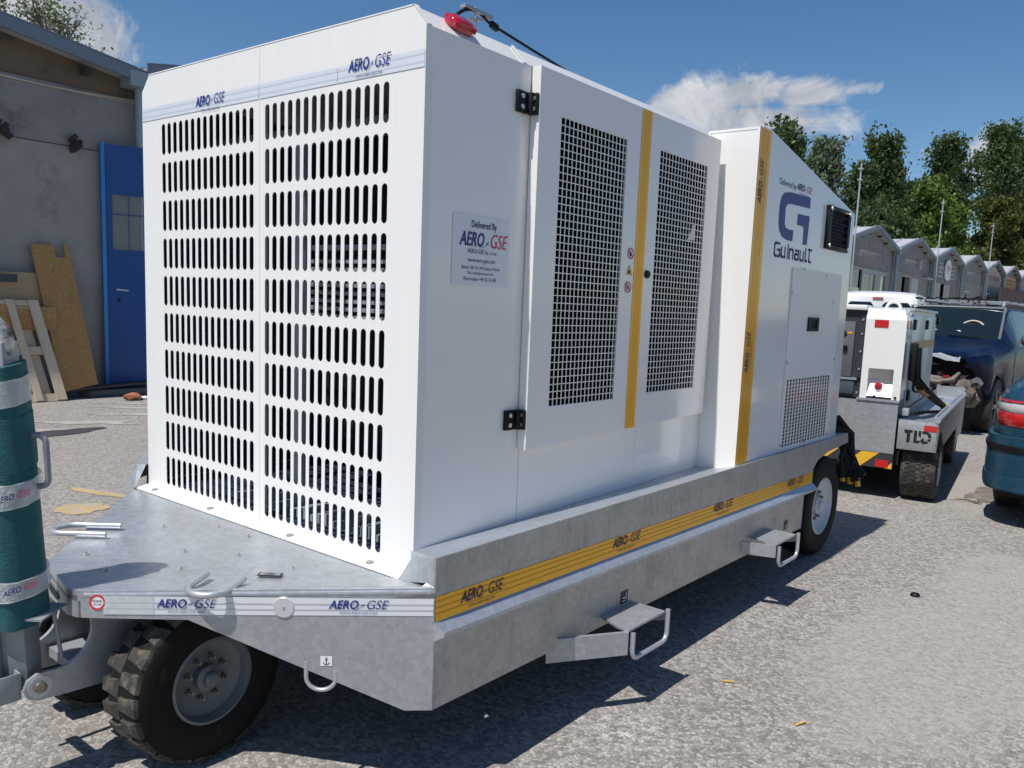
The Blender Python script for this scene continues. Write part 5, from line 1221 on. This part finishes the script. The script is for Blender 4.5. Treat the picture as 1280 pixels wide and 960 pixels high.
MB().lathe([(.0005, 0), (.045, 0), (.045, .01), (.0005, .01)], (-.47, 1.715, 1.42), (0, -1, .8), 18).build('round_sticker', mat('pale_green_sticker', (.42, .55, .42), .5), suv, local=True)
mb = MB(); mb.bar((-.60, 1.60, 1.335), (-.10, 1.57, 1.325), .02, .015); mb.bar((.05, 1.60, 1.335), (.5, 1.575, 1.325), .02, .015); mb.pieces('wiper', M['black'], suv, local=True)
mb = MB(); mb.lathe([(.0005, .12), (.07, .11), (.11, .05), (.12, -.03), (.10, -.10), (.0005, -.10)], (1.10, 1.95, 1.32), (.25, -1, 0), 14); mb.bar((.93, 1.98, 1.26), (1.05, 1.97, 1.30), .05)
mb.build('door_mirror', mat('grey_mirror_shell', (.17, .16, .165), .35, .2), suv, local=True, smooth=60)
mb = MB()   # door seams and handles
for y_ in (1.75, 3.03): mb.box((.968, y_, .50), (.973, y_+.012, 1.14)); mb.box((-.973, y_, .50), (-.968, y_+.012, 1.14))
mb.pieces('door_seam', under, suv, local=True)
MB().box((.965, 2.70, 1.03), (.99, 2.86, 1.055)).build('door_handle', chrome, suv, local=True, bevel=.006); MB().box((.965, 1.5, .44), (1.02, 3.3, .50)).build('running_board', chrome, suv, local=True, bevel=.006)
# roof rack and twigs
rk = MB()
for s_ in (-1, 1): rk.tube([(s_*.60, 2.45, 1.80), (s_*.60, 2.52, 1.87), (s_*.60, 4.2, 1.865), (s_*.60, 4.3, 1.80)], .02, 8)
for y_ in (2.75, 3.4, 4.0): rk.bar((-.62, y_, 1.885), (.62, y_, 1.885), .05, .03)
rk = rk.build('roof_rack', M['galv_plain'], suv, local=True)
mb = MB(); random.seed(8)
for i in range(46):
    c = Vector((random.uniform(-.75, .42), random.uniform(2.6, 3.2), 1.885+random.uniform(0, .05))); d = Vector((random.uniform(-1, 1), random.uniform(-.6, .6), random.uniform(-.05, .32))).normalized()*random.uniform(.03, .12); mb.tube([c-d, c+d*.2+Vector((0, 0, .012)), c+d], random.uniform(.005, .014), 5)
mb.build('strap_heap', M['black'], rk, local=True)
# crash damage: open bay with hanging parts
dam = mat('torn_beige_plastic', (.17, .15, .125), .7, var=.4, vscale=12, dirt=((.03, .03, .03), 12, .5)); gp = mat('dark_grey_part', (.10, .10, .11), .5, var=.4, vscale=10); hd = mat('bent_hood_edge', (.42, .43, .45), .4, .4)
MB().box((-.82, .28, .50), (.82, .32, 1.06)).build('engine_bay_back', under, suv, local=True)
mb = MB(); P0 = [(-.72+i*1.34/16, -.02+.015*math.sin(i*1.7), 1.075+.025*math.sin(i*1.1+.5)+(.0)) for i in range(17)]
mb.add([(x, y, z) for x, y, z in P0]+[(x, y-.01, z-.035-.02*abs(math.sin(i*2.1))) for i, (x, y, z) in enumerate(P0)]+[(x, y+.03, z+.02) for x, y, z in P0], [(i, i+1, 18+i, 17+i) for i in range(16)]+[(i, i+1, 35+i, 34+i) for i in range(16)])
mb.build('bent_hood_edge', hd, suv, local=True, smooth=0)
random.seed(21)
def shard(c, sx, sy, sz, m, nm, seed):
    random.seed(seed); bm = bmesh.new(); bmesh.ops.create_icosphere(bm, subdivisions=2, radius=1); mb = MB()
    for v in bm.verts:
        q = 1+.7*mnoise.noise(v.co*1.9+Vector((seed*3.1, 0, 0))); mb.v.append((c[0]+v.co.x*sx*q, c[1]+v.co.y*sy*q, c[2]+v.co.z*sz*q))
    mb.f = [tuple(v.index for v in f_.verts) for f_ in bm.faces]; bm.free(); return mb.build(nm, m, suv, local=True, smooth=20)
mb = MB(); mb.cyl((-.05, .12, .60), (.32, .10, .62), .13, 16); mb.build('exposed_housing', gp, suv, local=True, bevel=.02); 
mb = MB(); mb.tube([(.0, .02, .82), (.15, -.03, .74), (.38, -.04, .72), (.55, .0, .76), (.62, .06, .86)], [.03, .045, .035, .04, .02], 7); mb.build('bent_cross_member', dam, suv, local=True, smooth=20)
for i, (c, s_, m_, nm) in enumerate((((.30, .0, .77), (.16, .05, .035), dam, 'torn_bracket'), ((.66, .10, .62), (.16, .10, .14), dam, 'crumpled_liner'), ((.74, .22, .50), (.13, .10, .10), dam, 'crumpled_liner'), ((.80, .16, .74), (.10, .07, .07), gp, 'torn_bracket'), ((.50, .08, .55), (.20, .07, .05), gp, 'torn_bracket'), ((-.05, .06, .66), (.07, .05, .07), mat('rust_bracket', (.30, .17, .08), .8, var=.3), 'rusty_bracket_part'), ((.05, .15, .95), (.25, .08, .05), gp, 'torn_bracket'), ((-.4, .1, .6), (.3, .12, .12), gp, 'exposed_housing'), ((.48, -.02, .80), (.05, .02, .02), M['red_lens'], 'lamp_fragment'))):
    shard(c, *s_, m_, nm, 31+i)
mb = MB(); random.seed(77)
for i in range(26):
    a = Vector((random.uniform(.30, .85), random.uniform(-.02, .2), random.uniform(.48, .82))); d = Vector((random.uniform(-.5, 1), random.uniform(-.3, .3), random.uniform(-.8, .8))).normalized()*random.uniform(.05, .14); n_ = d.cross(Vector((random.random(), 1, random.random()))).normalized()*random.uniform(.015, .05)
    mb.add([a-d, a+n_, a+d, a-n_*.6], [(0, 1, 2), (0, 2, 3)])
mb.build('plastic_shard', dam, suv, local=True, smooth=0)

# ---- teal green saloon, rear towards the camera
teal = carpaint('teal_car_paint', (.020, .075, .125), .4)
sed = thing('parked_saloon', 'teal green saloon car cut off by the right edge, red and white tail lamp showing', 'car', (1.62, 5.28, GZ), R_(1))
ST = [(.0, .36, 1.00, 1.07, .63, .55), (.05, .32, 1.02, 1.10, .74, .62), (.16, .29, 1.03, 1.13, .82, .68), (.40, .27, 1.04, 1.15, .865, .74), (.75, .26, 1.05, 1.17, .885, .76), (.80, .26, 1.05, 1.18, .885, .74), (1.45, .25, 1.05, 1.46, .89, .60), (2.4, .25, 1.04, 1.50, .89, .60), (3.1, .25, 1.02, 1.14, .88, .70), (3.15, .25, 1.01, 1.06, .88, .74), (4.1, .28, .88, .93, .84, .66), (4.4, .34, .74, .78, .72, .55)]
car_shell(sed, ST, teal, (.95, 3.55), .35, .30, ((.95, 1.7), (1.75, 2.85)), ((.80, 1.45), (2.4, 3.1)))
MB().box((-.78, .12, .22), (.78, 4.2, .8)).build('underbody', under, sed, local=True)
for x_, s_ in ((-.875, -1), (.875, 1)):
    for y_ in (.95, 3.55): car_wheel(sed, (x_, y_, .31), (s_, 0, 0), .31, .20, .20, spokes=7)
CL = [(0, -.002), (-.45, -.002), (-.63, 0), (-.74, .05), (-.82, .16), (-.865, .40), (-.875, .62)]
def cstrip(z0, z1, off, i0=0, i1=None, rr=.0, t_=0.0, mirror=True, top_in=0, cl=CL):
    pts = cl[i0:i1]; mb = MB()
    for sgn in ((1, -1) if mirror else (1,)):
        N = []
        for i, (x, y) in enumerate(pts):
            a = Vector(pts[max(0, i-1)]); b = Vector(pts[min(len(pts)-1, i+1)]); d = (b-a).normalized(); n_ = Vector((d.y, -d.x)); n_ = n_ if n_.y < .3 and (n_.x < 0 or n_.y < 0) else -n_; N.append(n_)
        rings = [(z0, off*.3), (z0+.008, off), ((z0+z1)/2, off+.004), (z1-.006, off-top_in), (z1, off*.5-top_in)]
        V = [((x+n_.x*o_)*sgn, y+n_.y*o_, z_) for z_, o_ in rings for (x, y), n_ in zip(pts, N)]; k = len(pts)
        mb.add(V, [(r_*k+i, r_*k+i+1, (r_+1)*k+i+1, (r_+1)*k+i) for r_ in range(len(rings)-1) for i in range(k-1)])
    return mb
bp = cstrip(.27, .70, .055).build('rear_bumper', teal, sed, local=True, smooth=50)
cstrip(.575, .635, .066).build('bumper_trim', M['black'], bp, local=True, smooth=50)
cstrip(.285, .40, .066).build('lower_lip', teal, bp, local=True, smooth=50)
tl = cstrip(.765, .872, .010, 1, 6).pieces('tail_lamp', tail_red, sed, local=True, smooth=50)[0]
cstrip(.872, .945, .009, 1, 6, top_in=.002).pieces('clear_lens', tail_white, tl, local=True, smooth=50)
cstrip(.945, .968, .008, 1, 6, top_in=.004).build('upper_lens', tail_red, tl, local=True, smooth=50)
mb = MB(); mb.box((-.555, -.034, .42), (-.551, -.020, 1.06)); mb.box((.551, -.034, .42), (.555, -.020, 1.06)); mb.pieces('boot_seam', under, sed, local=True)
mb = MB(); mb.tube([(-.555, -.012, 1.0), (-.56, .05, 1.115), (-.58, .5, 1.175)], .005, 6); mb.build('boot_gap', under, sed, local=True)
MB().box((-.26, -.03, .74), (.26, -.01, .86)).build('number_plate', M['anchor_white'], sed, local=True)

# ---- white van in the background
wv = thing('white_van', 'white van roof and dark rear windows seen over the small white trailer unit', 'van', (-2.62, 14.0, GZ), R_(9))
vw = mat('white_van_paint', (.78, .78, .78), .3, coat=.6)
ST = [(.0, .42, 1.30, 1.93, .74, .62), (.04, .40, 1.32, 1.98, .80, .66), (.3, .36, 1.32, 2.03, .84, .68), (2.6, .34, 1.32, 2.03, .85, .68), (3.3, .34, 1.20, 1.40, .85, .70), (4.1, .4, .95, 1.05, .80, .66)]
car_shell(wv, ST, vw, (.75, 3.3), .34, .30, ((.45, 1.2), (1.4, 2.5)), ((2.6, 3.3),))
for x_, s_ in ((-.83, -1), (.83, 1)):
    for y_ in (.75, 3.3): car_wheel(wv, (x_, y_, .31), (s_, 0, 0), .31, .20, .20, spokes=6, treads=False)
MB().box((-.7, .1, .3), (.7, 3.9, .8)).build('underbody', under, wv, local=True)
mb = MB()
for a, b in ((-.52, -.05), (.08, .58)): mb.prism([(a, -.006, 1.40), (b, -.006, 1.40), (b-.01, .002, 1.78), (b-.06, .006, 1.84), (a+.06, .006, 1.84), (a+.01, .002, 1.78)], (0, -.01, 0))
mb.pieces('rear_window', car_glass, wv, local=True, bevel=.01)
MB().box((-.08, -.02, 1.895), (.10, .02, 1.925)).build('high_brake_light', M['red_lens'], wv, local=True)

# ================================================================ small white ground unit with open cable trays
tl_ = thing('small_power_unit', 'small white and grey power unit on a tray trailer behind the large one', 'ground power unit', (.25, 5.55, GZ), R_(7))
def lb(a, b, name, m, par=tl_, bev=0, **k): return MB().box(a, b).build(name, m, par, local=True, bevel=bev, **k)
# white end column with a recess
mb = MB(); c0, c1, zb, zt = -.545, -.225, .86, 1.63
mb.box((c0, .0, zb), (c1, .3, 1.0)); col_ = None
cab = MB()
def colface(mb):
    xs = [c0, c0+.06, c1-.07, c1-.012]; 
    mb.box((c0, 0, 1.115), (c1, .34, zt-.10)); mb.box((c0, 0, zb), (c0+.055, .34, 1.115)); mb.box((c1-.065, 0, zb), (c1, .34, 1.115)); mb.box((c0+.055, .10, zb), (c1-.065, .34, 1.115)); 
    mb.prism([(c0, 0, zt-.10), (c1, 0, zt-.10), (c1, .0, zt-.10), (c1, .34, zt-.10), (c0, .34, zt-.10)], (0, 0, .0001))
mb = MB(); colface(mb); cw_ = mb.build('end_column', M['white'], tl_, local=True)
mb = MB(); mb.add([(c0, 0, zt-.10), (c1, 0, zt-.10), (c1, .34, zt-.10), (c0, .34, zt-.10), (c0, .035, zt-.015), (c1-.03, .035, zt-.015), (c1-.03, .34, zt-.0), (c0, .34, zt-.0), (c0, .09, zt), (c1-.05, .09, zt)], [(0, 1, 5, 4), (1, 2, 6, 5), (4, 5, 9, 8), (8, 9, 6, 7), (5, 6, 9), (3, 0, 4, 8, 7)])
mb.build('cap', M['white'], cw_, local=True, smooth=50)
mb = MB(); mb.add([(c0+.055, .0, zb+.02), (c1-.065, .0, zb+.02), (c1-.065, .099, 1.02), (c0+.055, .099, 1.02)], [(0, 1, 2, 3)]); mb.build('recess_slope', M['white'], cw_, local=True, smooth=0)
lmp = MB().lathe([(.0005, .045), (.022, .040), (.032, .025), (.034, 0), (.0005, 0)], (-.405, .048, .955), (0, -.8, .6), 20).build('marker_lamp', M['red_lens'], cw_, local=True, smooth=60)
MB().lathe([(.034, .006), (.044, .006), (.046, 0), (.034, 0)], (-.405, .048, .955), (0, -.8, .6), 20).build('lamp_ring', M['anchor_white'], lmp, local=True)
red_r = mat('red_reflector', (.50, .02, .02), .3, coat=.5, var=.15, vscale=70)
lb((-.475, -.004, 1.462), (-.365, -.0005, 1.525), 'reflector', red_r)
lb((c1+.0005, .04, 1.46), (c1+.005, .085, 1.525), 'reflector', red_r)
lb((c0-.02, -.012, zb-.02), (c1+.002, .05, zb-.001), 'sill', M['rod'])
for a_ in (c0+.12, c1-.035): MB().cyl((a_, -.002, zb+.02), (a_, -.014, zb+.02), .011, 8).build('screw', M['black'], tl_, local=True)
# control panel side (left)
pg = mat('panel_grey', (.115, .115, .125), .5, var=.1); pd = mat('panel_dark', (.035, .04, .05), .45)
lb((-1.70, .03, zb), (c0-.002, .06, zt-.03), 'control_panel_back', pd)
cp = lb((-1.20, .012, 1.03), (-.63, .029, 1.50), 'control_panel', pg, bev=.004)
lb((-1.65, .012, zb+.02), (-.60, .029, 1.0), 'lower_panel', mat('blue_grey_panel', (.06, .075, .095), .45), bev=.004)
lb((-1.66, .002, 1.004), (-.58, .03, 1.022), 'panel_rail', M['rod'])
lb((c0-.045, .005, 1.03), (c0-.003, .029, zt-.08), 'corner_strip', pd)
f = Flat((-.88, .011, 1.385), (1, 0, 0), (0, 0, 1), .002); f.poly([(x-.01, y) for x, y in ((0, -.03), (.17, -.03), (.2, 0), (.17, .055), (0, .055))]); f.build('badge_plate', M['black'], cp)
f = Flat((-.865, .011, 1.375), (1, 0, 0), (0, 0, 1), .004); f.text('75', 0, 0, .13, .05, bold=.04); f.build('badge_number', M['rod'], cp)
f = Flat((-.665, .011, 1.395), (1, 0, 0), (0, 0, 1), .002); f.rect(-.02, 0, .015, .018); f.build('yellow_label', M['yellow'], cp)
MB().lathe([(.0005, .02), (.022, .02), (.026, 0), (.0005, 0)], (-.70, .012, 1.27), (0, -1, 0), 16).build('knob', M['black'], cp, local=True)
mb = MB()
for z_ in (1.10, 1.25, 1.40, 1.52, .90): mb.cyl((c0-.024, .004, z_), (c0-.024, -.004, z_), .009, 8)
mb.pieces('screw', M['rod'], tl_, local=True)
lb((-1.74, -.01, zt-.03), (c0, .36, zt+.015), 'top_rail', M['white'], bev=.01)
mb = MB(); mb.tube([(-.36+.055*math.cos(t_), .14, zt-.005+.055*math.sin(t_)) for t_ in [PI*i/12 for i in range(13)]], .013, 8); mb.build('lifting_eye', M['white'], tl_, local=True, smooth=60)
# silver cabinet, side doors
cabm = mat('silver_cabinet', (.42, .50, .56), .32, .45, var=.08, vscale=3)
lb((-1.70, .34, .72), (c1-.012, 2.35, zt-.015), 'cabinet', cabm)
lb((-1.72, .33, zt-.014), (c1+.01, 2.37, zt+.008), 'roof_edge', M['rod'])
for b0, b1 in ((.36, 1.32), (1.34, 2.33)):
    dd = lb((c1-.011, b0, .76), (c1+.004, b1, zt-.05), 'side_door', cabm, bev=.003)
    lb((c1+.0045, b0+.01, 1.27), (c1+.006, b1-.01, 1.345), 'orange_tape', mat('orange_tape', (.50, .24, .03), .35, var=.3, vscale=20) if 'orange_tape' not in bpy.data.materials else bpy.data.materials['orange_tape'], dd)
    for z_ in (1.45, .83): lb((c1+.0045, b0+.03, z_), (c1+.022, b0+.14, z_+.09), 'door_latch', M['black'], dd, .004)
lb((c1-.01, 2.36, 1.50), (c1+.03, 2.44, 1.58), 'rear_hinge', M['black'], tl_, .004)
lb((c1-.012, .01, zb), (c1-.001, .34, zt-.12), 'column_side', cabm)
mb = MB()
for i in range(5): mb.box((c1+.0045, .60, 1.20-.05*i), (c1+.0055, .60+.10+.04*(i % 2), 1.222-.05*i))
mb.build('faded_lettering', mat('faded_blue', (.16, .24, .34), .5), tl_, local=True)
# apron panels and chevrons
gp2 = M['galv']
lb((-1.74, .0, .405), (c1-.005, .02, zb-.021), 'apron', gp2)
ch_y = mat('chevron_yellow', (.72, .40, .03), .45, var=.1); ch_k = mat('chevron_black', (.035, .037, .045), .45)
lb((-1.74, -.01, .275), (c1-.005, .02, .404), 'bumper_plate', ch_k)
for i in range(-4, 1):
    x0 = -.62+i*.33; f = Flat((0, -.010, 0), (1, 0, 0), (0, 0, 1), .003)
    P = [(x0, .276), (x0+.14, .276), (x0+.28, .403), (x0+.14, .403)]; P = [(min(x, c1-.006), z) for x, z in P]; f.poly(P); f.build('chevron', ch_y, tl_)
mb = MB(); f = Flat((0, -.010, 0), (1, 0, 0), (0, 0, 1), .003); f.poly([(-.29, .276), (-.232, .276), (-.232, .33)]); f.build('chevron', ch_y, tl_)
lb((-.365, -.0155, .283), (-.262, -.0135, .345), 'reflector', red_r)
mb = MB(); mb.tube([(-.54+.05*math.cos(t_), .0, .275-.055*math.sin(t_)) for t_ in [PI*i/12 for i in range(13)]], .009, 8); mb.build('tow_ring', M['rod'], tl_, local=True, smooth=60)
# tray over the wheel
tr0, tr1 = c1+.012, .092
tr = lb((tr0, .0, .455), (tr1, .012, .70), 'tray_front', gp2, bev=.003)
mb = MB(); mb.box((tr0, .012, .66), (tr1, 3.1, .672)); mb.box((tr0, .0, .7005), (tr1, .03, .706)); mb.build('tray_floor', M['galv_top'], tl_, local=True)
mb = MB(); arch_c, aR = .30, .285
P = [(0, .455), (0, .71), (3.12, .71), (3.12, .44), (3.0, .30), (2.2, .30), (2.2, .44)]+[(arch_c+aR*math.cos(R_(a)), .32+aR*math.sin(R_(a))) for a in range(24, 150, 14)]
mb.prism([(tr1, y, z) for y, z in P], (-.01, 0, 0)); mb.build('tray_side', M['galv_side'], tl_, local=True)
mb = MB(); mb.cyl((tr1-.01, -.005, .722), (tr1-.01, 3.12, .722), .022, 14); mb.bar((tr1-.05, .3, .715), (tr1-.05, 3.1, .715), .02, .03); mb.build('tray_rail', M['rod'], tl_, local=True, smooth=50)
lb((tr0, 3.09, .44), (tr1-.011, 3.10, .80), 'tray_end', gp2); lb((tr0-.010, .35, .60), (tr0-.001, 3.1, .75), 'tray_inner', gp2)
f = Flat((.0, -.0, 0), (1, 0, 0), (0, 0, 1), .002)
X0, Zb, hh = -.165, .520, .105
f.poly([(X0, Zb+hh), (X0+.068, Zb+hh), (X0+.068, Zb+hh-.022), (X0+.05, Zb+hh-.022), (X0+.05, Zb), (X0+.024, Zb), (X0+.024, Zb+hh-.03), (X0+.008, Zb+hh-.03)])
f.poly([(X0+.078, Zb+hh), (X0+.102, Zb+hh), (X0+.102, Zb+.022), (X0+.135, Zb+.022), (X0+.118, Zb), (X0+.078, Zb)])
f.poly([(X0+.112, Zb+hh), (X0+.133, Zb+hh), (X0+.133, Zb+.045), (X0+.112, Zb+.068)]); f.poly([(X0+.140, Zb+hh), (X0+.178, Zb+hh), (X0+.178, Zb+hh-.022), (X0+.140, Zb+hh-.022)]); f.poly([(X0+.178, Zb+hh), (X0+.207, Zb+hh*.80), (X0+.214, Zb+hh*.5), (X0+.190, Zb+hh*.5), (X0+.178, Zb+hh-.022)]); f.poly([(X0+.190, Zb+hh*.42), (X0+.213, Zb+hh*.42), (X0+.203, Zb+hh*.18), (X0+.182, Zb+hh*.30)]); f.poly([(X0+.145, Zb), (X0+.172, Zb), (X0+.196, Zb+hh*.12), (X0+.176, Zb+hh*.25), (X0+.165, Zb+.022), (X0+.150, Zb+.022)]); f.poly([(X0+.128, Zb+.022), (X0+.145, Zb+.0), (X0+.160, Zb+.03), (X0+.152, Zb+.05)])
f.build('maker_lettering', M['black_print'], tl_)
lb((-.015, -.0035, .625), (.085, -.0015, .675), 'reflector', red_r)
car_wheel(tl_, (.098, .33, .275), (1, 0, 0), .275, .15, .27, rimm=M['rim_light'], spokes=5, tm=M['rubber_dusty']); car_wheel(tl_, (-1.66, .33, .275), (-1, 0, 0), .275, .15, .27, rimm=M['rim_light'], spokes=5, tm=M['rubber_dusty'])
car_wheel(tl_, (.06, 2.6, .275), (1, 0, 0), .275, .15, .24, rimm=M['rim_light'], spokes=5, tm=M['rubber_dusty']); car_wheel(tl_, (-1.66, 2.6, .275), (-1, 0, 0), .275, .15, .24, rimm=M['rim_light'], spokes=5, tm=M['rubber_dusty'])
mb = MB(); mb.box((-1.65, .1, .30), (-.20, 3.0, .42)); mb.box((-.2, .25, .36), (.05, .38, .44)); mb.build('chassis', under, tl_, local=True)
# thick cables hanging in the tray
mb = MB(); 
for o_, r_ in ((0, .030), (.035, .026)):
    mb.tube([(c1+.045+o_, .28, 1.30), (c1+.05+o_, .26, 1.16), (c1+.055+o_, .30, 1.04), (c1+.11+o_, .55, .93), (c1+.19+o_*.6, 1.0, .80), (c1+.25, 1.35, .72), (c1+.22, 1.7, .70)], r_, 8)
cb = mb.build('thick_cable', M['black'], tl_, local=True, smooth=60)
lb((c1+.02, .22, 1.02), (c1+.075, .34, 1.34), 'cable_holster', M['black'], tl_, .012)
mb = MB(); mb.cyl((c1+.10, .50, .955), (c1+.135, .66, .895), .043, 12); mb.build('orange_sleeve', mat('orange_sleeve', (.42, .20, .05), .6), cb, local=True)
mb = MB(); mb.cyl((c1+.235, 1.28, .735), (c1+.26, 1.42, .715), .040, 12); mb.build('connector_end', tan, cb, local=True)
mb = MB(); mb.tube([(c1+.03+.02*math.cos(t_), .95+.16*math.cos(t_), .93+.06*math.sin(t_)) for t_ in [2*PI*i/18 for i in range(18)]], .010, 6, closed=True); mb.tube([(c1+.05, .12, .73), (c1+.12, .6, .72), (c1+.26, 1.2, .69)], .016, 6); mb.build('cable_loop', M['black'], tl_, local=True, smooth=60)
for b_ in (.08,): lb((c1+.02, b_, .73), (c1+.07, b_+.10, .79), 'socket_block', M['rod'], tl_, .005)

# the far vehicles sit on the level ground round the trailers
for r_ in (suv, sed, wv, tl_):
    r_.location = CAM+(r_.location-CAM)*.954; r_.scale = (.954, .954, .954)
